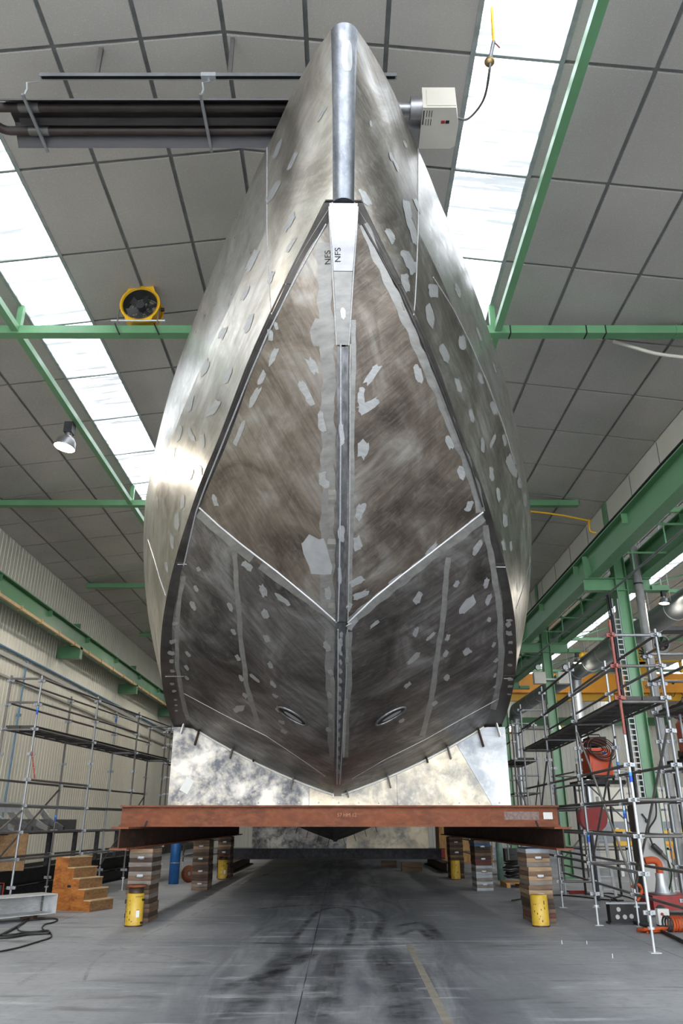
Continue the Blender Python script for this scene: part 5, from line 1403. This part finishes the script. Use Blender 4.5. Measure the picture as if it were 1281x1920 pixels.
put('flue', MB().cyl((10.15, 25.8, CAMH + 6.25), (10.15, 25.8, CAMH + 6.5), .09, 14), M['white'], t)
put('burner_pipe', MB().cyl((10.35, 25.8, CAMH + 6.07), (10.9, 25.8, CAMH + 6.07), .08, 14), M['castalu'], t)
put('reflector', MB().box(10.9, 18, 25.5, 26.1, CAMH + 6.05, CAMH + 6.2), M['heater'], t)
for x in (11.3, 14.5, 17.5):
    put('chain', MB().cyl((x, 25.8, CAMH + 6.2), (x, 25.8, zc_bay(x) - .01), .012, 5), M['galv_new'], t)
for i, y in enumerate(FR[1:6]):
    t = thing('roof_tie', 'green roof tie of the side bay, %s along the aisle' % ['first', 'second', 'third', 'fourth', 'fifth'][i], 'tie beam', (15, y, CAMH + 7.85), world=True)
    put('beam', MB().box(8.5, 24.0, y - .06, y + .06, CAMH + 7.85, CAMH + 7.98), M['green'], t)
    for x in (11.0, 14.0, 17.2, 20.5):
        put('post', MB().box(x - .04, x + .04, y - .04, y + .04, CAMH + 7.98, zc_bay(x)), M['green'], t)
    put('diagonal', MB().bar((11.0, y, CAMH + 7.98), (14.0, y, zc_bay(14) - .02), .05, .05), M['green_dark'], t)
# emergency lights on the third column
for i, dx in enumerate((-.42, .42)):
    x, y = 7.35 + dx, FR[3] - .36
    t = thing('emergency_light', 'cream emergency light box on the green column, %s side' % ('ship' if i == 0 else 'side bay'), 'light', (x, y, CAMH + 4.6), world=True)
    put('case', MB().box(x - .2, x + .2, y - .12, y + .14, CAMH + 4.45, CAMH + 4.85), M['cream'], t)
    put('lamp_head', MB().lathe([(0, -.02), (.1, .02), (.11, .1), (0, .12)], 16, (x + .06 * (1 if i else -1), y - .1, CAMH + 5.0), (0, -1, -.1)), M['darkgrey'], t)
    put('lens', MB().lathe([(0, .125), (.09, .122)], 16, (x + .06 * (1 if i else -1), y - .1, CAMH + 5.0), (0, -1, -.1)), M['white'], t)
    put('bracket', MB().box(min(x, 7.35), max(x, 7.35), y + .1, y + .2, CAMH + 4.6, CAMH + 4.66), M['galv'], t)
# round fans in the back wall
for px, i in ((953, 0), (1046, 1)):
    p = atD(px, 1366, Y1 - .1)
    t = thing('wall_fan', 'round yellow rimmed fan opening in the far wall, %s' % ('closer to the hull' if i == 0 else 'behind the column with the emergency lights'), 'fan', p, world=True)
    put('rim', MB().lathe([(.27, -.06), (.36, -.06), (.36, .06), (.27, .06), (.27, -.06)], 24, p, (0, 1, 0)), M['yellow'], t)
    put('opening', MB().lathe([(0, .03), (.27, .03)], 24, p, (0, 1, 0)), M['fanlight'], t)
    s_ = MB()
    for k in range(4):
        a = pi * k / 4 + .3; s_.bar(p + Vector((-.27 * cos(a), -.02, -.27 * sin(a))), p + Vector((.27 * cos(a), -.02, .27 * sin(a))), .05, .02, (0, 1, 0))
    s_.cyl(p + Vector((0, -.06, 0)), p + Vector((0, 0, 0)), .08, 12)
    put('blades', s_, M['blackmetal'], t)

# ================================================================== AISLE SIDE THINGS
# grey electrical cabinet
t = thing('electrical_cabinet', 'tall grey electrical cabinet with rotary lever in front of the green column', 'cabinet', (6.9, 18.6, 0), world=True)
cx0, cx1, cy0, cy1, ch_ = 6.62, 7.18, 18.35, 18.85, 2.2
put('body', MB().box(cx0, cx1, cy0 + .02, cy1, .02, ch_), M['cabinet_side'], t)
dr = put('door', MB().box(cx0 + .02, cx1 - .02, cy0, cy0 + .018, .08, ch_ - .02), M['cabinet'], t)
put('lever', MB().bar((cx0 + .22, cy0 - .03, 1.72), (cx0 + .12, cy0 - .03, 1.86), .03, .03, (0, 1, 0)).cyl((cx0 + .22, cy0 - .05, 1.71), (cx0 + .22, cy0, 1.71), .04, 12), M['black'], dr)
put('plinth', MB().box(cx0 + .02, cx1 - .02, cy0 + .03, cy1 - .03, 0, .02), M['black'], t)
put('lifting_lug', MB().obox((cx0 + .3, cy0 - .003, 1.42), (.05, 0, 0), (0, .002, 0), (0, 0, .012)), M['darkgrey'], t)
# wrapped plug hanging on the cabinet
t = thing('power_plug', 'grey industrial plug with a black cable hanging in front of the grey cabinet', 'plug', (6.95, 18.25, 1.0), world=True)
p = Vector((6.98, 18.25, 1.12))
put('plug_body', MB().cyl(p + Vector((-.12, 0, .1)), p + Vector((.04, 0, -.06)), .06, 14), M['darkgrey'], t)
put('plug_cap', MB().cyl(p + Vector((.04, 0, -.06)), p + Vector((.16, 0, -.2)), .045, 14, .03), M['galv_old'], t)
put('lead', MB().tube(smooth([p + Vector((.16, 0, -.2)), p + Vector((.2, 0, -.5)), p + Vector((.1, .0, -.8)), p + Vector((.05, -.1, -1.0))]), .018, 6), M['black'], t)
put('lead', MB().tube(smooth([p + Vector((-.12, 0, .1)), p + Vector((-.16, 0, .4)), p + Vector((.05, 0, .7)), p + Vector((.1, .02, 1.2))]), .018, 6), M['black'], t)

# orange welding machines on the scaffold decks
def welder(x, y, z, label, rz=0, coil=True):
    t = thing('welding_machine', label, 'welder', (x, y, z), rz, group='orange welding machines')
    put('case', MB().prism([(-.28, 0), (.28, 0), (.28, .55), (.2, .66), (-.2, .66), (-.28, .55)], (0, -.35, .12), (1, 0, 0), (0, 0, 1), (0, .7, 0)), M['orange'], t)
    put('wire_feeder', MB().box(-.2, .22, -.3, .3, .84, 1.06), M['darkgrey'], t)
    put('feeder_handle', MB().tube([(-.15, 0, 1.06), (-.13, 0, 1.14), (.15, 0, 1.14), (.17, 0, 1.06)], .018, 6), M['black'], t)
    put('feeder_neck', MB().cyl((0, 0, .78), (0, 0, .84), .08, 10), M['black'], t)
    put('front_panel', MB().box(-.24, .24, -.362, -.352, .2, .42), M['orange'], t)
    dl = put('data_label', MB().box(.02, .17, -.366, -.353, .60, .70), M['paper'], t)
    put('label_print', MB().box(.035, .155, -.369, -.3665, .63, .685), M['bluemark'], dl)
    put('base', MB().box(-.3, .3, -.4, .5, .06, .12), M['black'], t)
    for sx in (-.27, .27):
        put('wheel', MB().cyl((sx - .03, .38, .09), (sx + .03, .38, .09), .09, 14), M['black'], t)
        put('castor', MB().cyl((sx - .02, -.32, .05), (sx + .02, -.32, .05), .05, 12), M['black'], t)
    if coil:
        for k in range(7):
            put('cable_loop', MB().tube([(-.25 + .33 * cos(a * pi / 9) + .05 * k, -.40 - .012 * k, .80 - .05 * k * .2 + (.10 + .03 * k) * sin(a * pi / 9) - .12 * (cos(a * pi / 9) * .5)) for a in range(18)], .014, 5, True), M['copper'] if k % 2 else M['black'], t)
    return t
def platform(name, label, x0, x1, y0, y1, z):
    t = thing(name, label, 'platform', ((x0 + x1) / 2, (y0 + y1) / 2, 0), world=True)
    n = 4
    for k in range(n):
        a = x0 + (x1 - x0) * k / n
        put('board', MB().box(a + .01, a + (x1 - x0) / n - .01, y0, y1, z - .05, z), M['deck'], t)
    for x in (x0 + .08, x1 - .08):
        for y in (y0 + .08, y1 - .08):
            put('leg', MB().cyl((x, y, 0), (x, y, z - .05), .03, 8), M['steel_dark'], t)
    put('edge_bar', MB().box(x0, x1, y0 - .02, y0, z - .1, z), M['steel_dark'], t)
    put('edge_bar', MB().box(x0, x1, y1, y1 + .02, z - .1, z), M['steel_dark'], t)
    return t
platform('work_platform', 'dark raised work platform carrying the orange welder with coiled cables', 6.05, 7.1, 20.1, 21.3, 2.66)
welder(6.6, 20.6, 2.665, 'orange welding machine with coiled red brown cables on the raised platform')
platform('work_platform', 'dark raised work platform under the orange welder behind three scaffold standards', 6.42, 7.9, 14.5, 15.7, 2.80)
welder(6.78, 15.05, 2.805, 'orange welding machine with black cables behind three scaffold standards', -.25)
# red reel, ladder
t = thing('hose_reel', 'red hose reel on a stand near the end of the rusty cross beam', 'hose reel', (6.3, 20.4, 0), world=True)
c = Vector((5.95, 19.4, 1.78))
for dy in (-.12, .12):
    put('disc', MB().cyl(c + Vector((-.004, dy - .012, 0)), c + Vector((.004, dy + .012, 0)), .31, 26), M['red'], t)
put('drum', MB().cyl(c + Vector((-.03, -.1, 0)), c + Vector((.03, .1, 0)), .16, 18), M['black'], t)
put('stand', MB().bar((5.95, 19.62, 0), (5.95, 19.62, 1.7), .06, .06, (1, 0, 0)), M['steel_dark'], t)
t = thing('step_ladder', 'aluminium step ladder standing beside the red hose reel', 'ladder', (6.5, 20.8, 0), world=True)
for dx in (0, .34):
    put('stile', MB().bar((6.34 + dx, 20.6, 0), (6.4 + dx * .85, 21.2, 2.3), .07, .03), M['galv_new'], t)
for k in range(8):
    f = (k + .6) / 8.4
    put('rung', MB().bar((6.34 + .06 * f, 20.6 + .6 * f, 2.3 * f), (6.68 + .01 * f, 20.6 + .6 * f, 2.3 * f), .05, .025), M['galv_new'], t)
t = thing('step_ladder', 'thin aluminium ladder leaning beside the middle timber pile', 'ladder', (4.5, 26.4, 0), world=True)
for dx in (0, .32):
    put('stile', MB().bar((4.36 + dx, 26.4, 0), (4.36 + dx * .8, 27.4, 2.6), .06, .03), M['galv_new'], t)
for k in range(9):
    f = (k + .6) / 9.4
    put('rung', MB().bar((4.36, 26.4 + f, 2.6 * f), (4.68 - .06 * f, 26.4 + f, 2.6 * f), .04, .025), M['galv_new'], t)
# crate, pallet with cables, partition behind
t = thing('wooden_crate', 'tall pine crate standing beyond the far jack on the aisle side', 'crate', (5.2, 34.0, 0), world=True)
for k in range(4):
    put('board', MB().box(4.35 + k * .4, 4.74 + k * .4, 36.8, 36.84, .05, 2.2), M['crate'], t)
for k in range(3):
    put('side_board', MB().box(4.35, 4.39, 36.84 + k * .45, 37.28 + k * .45, .05, 2.2), M['crate'], t)
put('lid', MB().box(4.3, 5.98, 36.78, 38.25, 2.2, 2.25), M['crate'], t)
put('skid', MB().box(4.4, 5.9, 36.85, 38.2, 0, .05), M['crate'], t)
t = thing('pallet', 'pine pallet on the floor behind the front aisle side pile', 'pallet', (5.0, 25.3, 0), world=True)
px0, py0 = 4.55, 23.3
for k in range(5):
    put('deck_board', MB().box(px0, px0 + 1.0, py0 + k * .2, py0 + k * .2 + .15, .11, .13), M['crate'], t)
for k in range(3):
    put('stringer', MB().box(px0 + .02 + k * .42, px0 + .12 + k * .42, py0, py0 + .95, .02, .11), M['crate'], t)
    put('foot_board', MB().box(px0 + .02 + k * .42, px0 + .12 + k * .42, py0, py0 + .95, 0, .02), M['crate'], t)
t = thing('cable_heap', 'heap of black cables piled on the pine pallet', 'cable', (5.2, 25.0, .13), world=True)
for k in range(12):
    rr = RNG.uniform(.22, .40); zz = .22 + k * .04; cxx, cyy = px0 + .45 + RNG.uniform(-.08, .08), py0 + .45 + RNG.uniform(-.08, .08); tl = RNG.uniform(-.12, .12)
    put('loop', MB().tube([(cxx + rr * cos(a * pi / 9), cyy + rr * sin(a * pi / 9), zz + tl * cos(a * pi / 9) * .5) for a in range(18)], .018, 5, True), M['black'] if k % 3 else M['darkgrey'], t)
t = thing('gas_bottle', 'pale green gas bottle standing behind the pallet of cables', 'gas bottle', (5.0, 26.3, 0), world=True)
put('body', MB().lathe([(0, 0), (.11, 0), (.11, 1.0), (.09, 1.1), (.03, 1.16), (.03, 1.22), (0, 1.22)], 18, (5.0, 26.3, 0)), plain('pale_green_paint', (120, 150, 142), .45), t)
put('valve', MB().cyl((5.0, 26.3, 1.22), (5.0, 26.3, 1.3), .025, 8), M['castalu'], t)
t = thing('storage_rack', 'steel storage rack with orange and black gear behind the pallet', 'rack', (5.4, 29, 0), world=True)
for x in (4.6, 5.5, 6.4):
    for y in (28.6, 29.2):
        put('post', MB().box(x - .025, x + .025, y - .025, y + .025, 0, 1.9), M['steel_dark'], t)
for z in (.4, 1.05, 1.75):
    put('shelf', MB().box(4.58, 6.42, 28.58, 29.22, z, z + .03), M['osb'], t)
for i, (x, mt, w_, h_, z) in enumerate(((4.8, 'orange', .3, .45, 1.08), (5.25, 'red', .22, .35, 1.08), (5.8, 'darkgrey', .4, .4, 1.08), (6.15, 'orange', .25, .5, 1.08), (4.95, 'wood_b', .5, .5, .43), (5.9, 'darkgrey', .5, .4, .43))):
    tt = thing('tool_case', '%s tool case on the storage rack behind the pallet, %s' % ({'orange': 'orange', 'red': 'red', 'darkgrey': 'dark grey', 'wood_b': 'brown'}[mt], ['narrow one on the upper shelf', 'on the upper shelf', 'on the upper shelf', 'tall one on the upper shelf', 'on the lower shelf', 'on the lower shelf'][i]), 'tool case', (x, 28.85, z), world=True)
    put('box', MB().box(x - w_/2, x + w_/2, 28.65, 29.1, z, z + h_ * .8), M[mt], tt); put('lid', MB().box(x - w_/2 - .008, x + w_/2 + .008, 28.64, 29.11, z + h_ * .8, z + h_), M[mt], tt)
    put('grip', MB().tube([(x - .06, 28.64, z + h_ * .55), (x - .06, 28.61, z + h_ * .55), (x + .06, 28.61, z + h_ * .55), (x + .06, 28.64, z + h_ * .55)], .008, 5), M['black'], tt)
# yellow machine table with white stands in the side bay
t = thing('machine_frame', 'long yellow machine rail on white stands in the side bay', 'machine', (10, 28, 0), world=True)
for z in (1.36, .98):
    put('rail', MB().box(9.2, 16.5, 27.9, 28.0, z - .1, z + .1), M['yellow'], t)
for k in range(8):
    x = 9.4 + k * .95
    put('stand', MB().box(x - .05, x + .05, 28.0, 28.4, 0, 1.5), M['white'], t)
put('motor', MB().box(10.6, 11.05, 27.5, 27.9, .55, 1.0), M['crane_y'], t)
t = thing('roller_stand', 'white welded roller stands under the scaffold ledger, near the red reel', 'stand', (7.9, 22, 0), world=True)
for k in range(3):
    x = 7.35 + k * .62
    put('frame', MB().box(x, x + .06, 21.4, 21.46, 0, 1.08).box(x + .42, x + .48, 21.4, 21.46, 0, 1.08).box(x, x + .48, 21.4, 21.46, 1.02, 1.10).box(x + .06, x + .42, 21.4, 21.46, .5, .55), M['white'], t)
# partition wall and louvres at the right
w_ = struct('wall_inner', MB().box(9.6, 24.0, 33.0, 33.1, 0, 3.0), M['wall'])
put('grey_band', MB().box(9.6, 24.0, 32.96, 33.0, .9, 1.7), M['wall_grey'], w_)
for k in range(9):
    put('louvre', MB().obox((15.2, 32.9, 1.75 + k * .13), (1.0, 0, 0), (0, .05, -.03), (0, .004, .006)), M['white'], w_)
# blue bin, red machine with orange hose at the right edge
t = thing('blue_bin', 'blue tipping bin behind the grey cabinet', 'bin', (8.2, 17.4, 0), world=True)
put('tub', MB().prism([(0, .25), (.9, .25), (1.25, 1.25), (-.15, 1.25)], (8.0, 18.0, 0), (1, 0, 0), (0, 0, 1), (0, .9, 0)), plain('blue_bin_paint', (36, 66, 150), .45), t)
for x in (8.05, 8.8):
    put('skid', MB().box(x, x + .1, 18.0, 18.9, 0, .25), M['blackmetal'], t)
c = atZ(1262, 1716, 0)
t = thing('extractor_unit', 'red wheeled extraction unit with a bright spigot and orange hose', 'extractor', c, world=True)
put('chassis', MB().box(c.x - .42, c.x + .7, c.y - .2, c.y + .5, .1, .36), M['red'], t)
put('wheel', MB().cyl((c.x - .3, c.y - .22, .1), (c.x - .3, c.y - .16, .1), .1, 14), M['black'], t)
put('wheel', MB().cyl((c.x + .5, c.y - .22, .1), (c.x + .5, c.y - .16, .1), .1, 14), M['black'], t)
put('spigot', MB().lathe([(.16, .36), (.13, .45), (.09, .62), (.09, .74)], 18, (c.x - .1, c.y + .1, 0)), M['galv_new'], t)
put('flange', MB().lathe([(0, .36), (.26, .36), (.26, .385), (0, .385)], 20, (c.x - .1, c.y + .1, 0)), M['castalu'], t)
put('hose', MB().tube(smooth([(c.x - .1, c.y + .1, .74), (c.x - .1, c.y + .1, .92), (c.x - .2, c.y + .1, .98), (c.x - .36, c.y + .12, .96)]), .07, 14), M['rag'], t)
c = atZ(1265, 1748, 0)
t = thing('orange_hose', 'corrugated orange hose end with tangled orange webbing on the floor', 'hose', c, world=True)
for k in range(7):
    put('hose_ring', MB().lathe([(.10, -.02), (.125, 0), (.10, .02)], 18, (c.x - .12 + k * .045, c.y, .126), (1, .2, 0)), M['rag'] if k > 1 else M['darkgrey'], t)
for k in range(5):
    put('webbing', MB().tube(smooth([(c.x - .55 + RNG.uniform(-.1, .4), c.y - .15 + RNG.uniform(-.15, .15), .02 + .015 * k) for _ in range(6)], 4), .018, 5), M['rag'], t)
c = atZ(1208, 1740, 0) + Vector((.05, .38, 0))
t = thing('valve_manifold', 'black valve manifold with four pale dials on the floor by the cabinet', 'manifold', c, world=True)
put('box', MB().box(c.x - .45, c.x + .2, c.y + .1, c.y + .3, .03, .32), M['blackmetal'], t)
put('skid', MB().box(c.x - .48, c.x + .23, c.y + .08, c.y + .32, 0, .03), M['steel_dark'], t)
for dx, dz in ((-.3, .24), (-.33, .12), (-.2, .12), (-.08, .13)):
    put('dial', MB().cyl((c.x + dx, c.y + .085, dz), (c.x + dx, c.y + .1, dz), .038, 14), M['cabinet'], t)
put('top_bar', MB().box(c.x - .5, c.x + .25, c.y + .14, c.y + .2, .32, .35), M['galv'], t)
t = thing('socket_box', 'white socket box with a red button on the floor beside the manifold', 'socket box', c, world=True)
p = atZ(1248, 1737, 0)
put('case', MB().box(p.x - .1, p.x + .1, p.y, p.y + .12, .02, .27), M['paper'], t)
put('button', MB().cyl((p.x - .03, p.y - .02, .19), (p.x - .03, p.y, .19), .025, 10), M['red'], t)
put('foot', MB().box(p.x - .1, p.x + .1, p.y - .02, p.y + .14, 0, .02), M['black'], t)
cable('floor_cable', 'thick black hose sweeping round the manifold to the frame edge', [(1175,1700),(1162,1712),(1164,1722),(1180,1730),(1205,1738),(1235,1748),(1262,1760),(1300,1780)], .03)
cable('floor_cable', 'black cable loop hanging round a scaffold foot near the red clamp', [(1130,1680),(1150,1685),(1160,1692),(1150,1698),(1144,1694),(1148,1686),(1165,1682)], .016)
cable('floor_cable', 'long black cable lying from the pallet towards the grey cabinet', [(960,1690),(1030,1680),(1080,1682),(1130,1688),(1170,1690)], .016)
cable('floor_cable', 'black cable along the floor behind the aisle side scaffold', [(1060,1672),(1090,1674),(1115,1680),(1140,1676),(1180,1684),(1215,1700)], .014)
t = thing('red_clamp', 'small red clamp with a cable on the floor behind the scaffold', 'clamp', atZ(1082, 1675, 0), world=True)
p = atZ(1082, 1676, 0)
put('jaw', MB().obox(p + Vector((0, 0, .04)), (.2, .02, 0), (0, .04, 0), (0, 0, .035)), M['red'], t)
put('grip', MB().cyl(p + Vector((.2, .02, .04)), p + Vector((.36, .03, .03)), .025, 8), M['galv'], t)
tag(put('orange_rag', MB().tube(smooth([(5.2, 15.1, .62), (5.28, 15.0, .66), (5.36, 15.08, .58), (5.3, 15.02, .48), (5.22, 15.0, .40)]), .026, 6), M['rag']), 'orange rag knotted round a scaffold standard near the floor', 'rag')
# anchor stubs and chips on the floor
for i, (px, py) in enumerate(((1054, 1770), (1101, 1771), (1149, 1796))):
    p = atZ(px, py, 0)
    t = thing('floor_bolt', ['small bright anchor stub in the floor, closest to the plain yellow jack', 'small bright anchor stub in the floor, between the two other stubs', 'small bright anchor stub in the floor, farthest from the plain yellow jack'][i], 'bolt', p, group='anchor stubs in the floor', world=True)
    put('stud', MB().cyl(p, p + Vector((0, 0, .05)), .008, 6), M['galv_new'], t); put('washer', MB().cyl(p, p + Vector((0, 0, .005)), .02, 8), M['galv'], t)
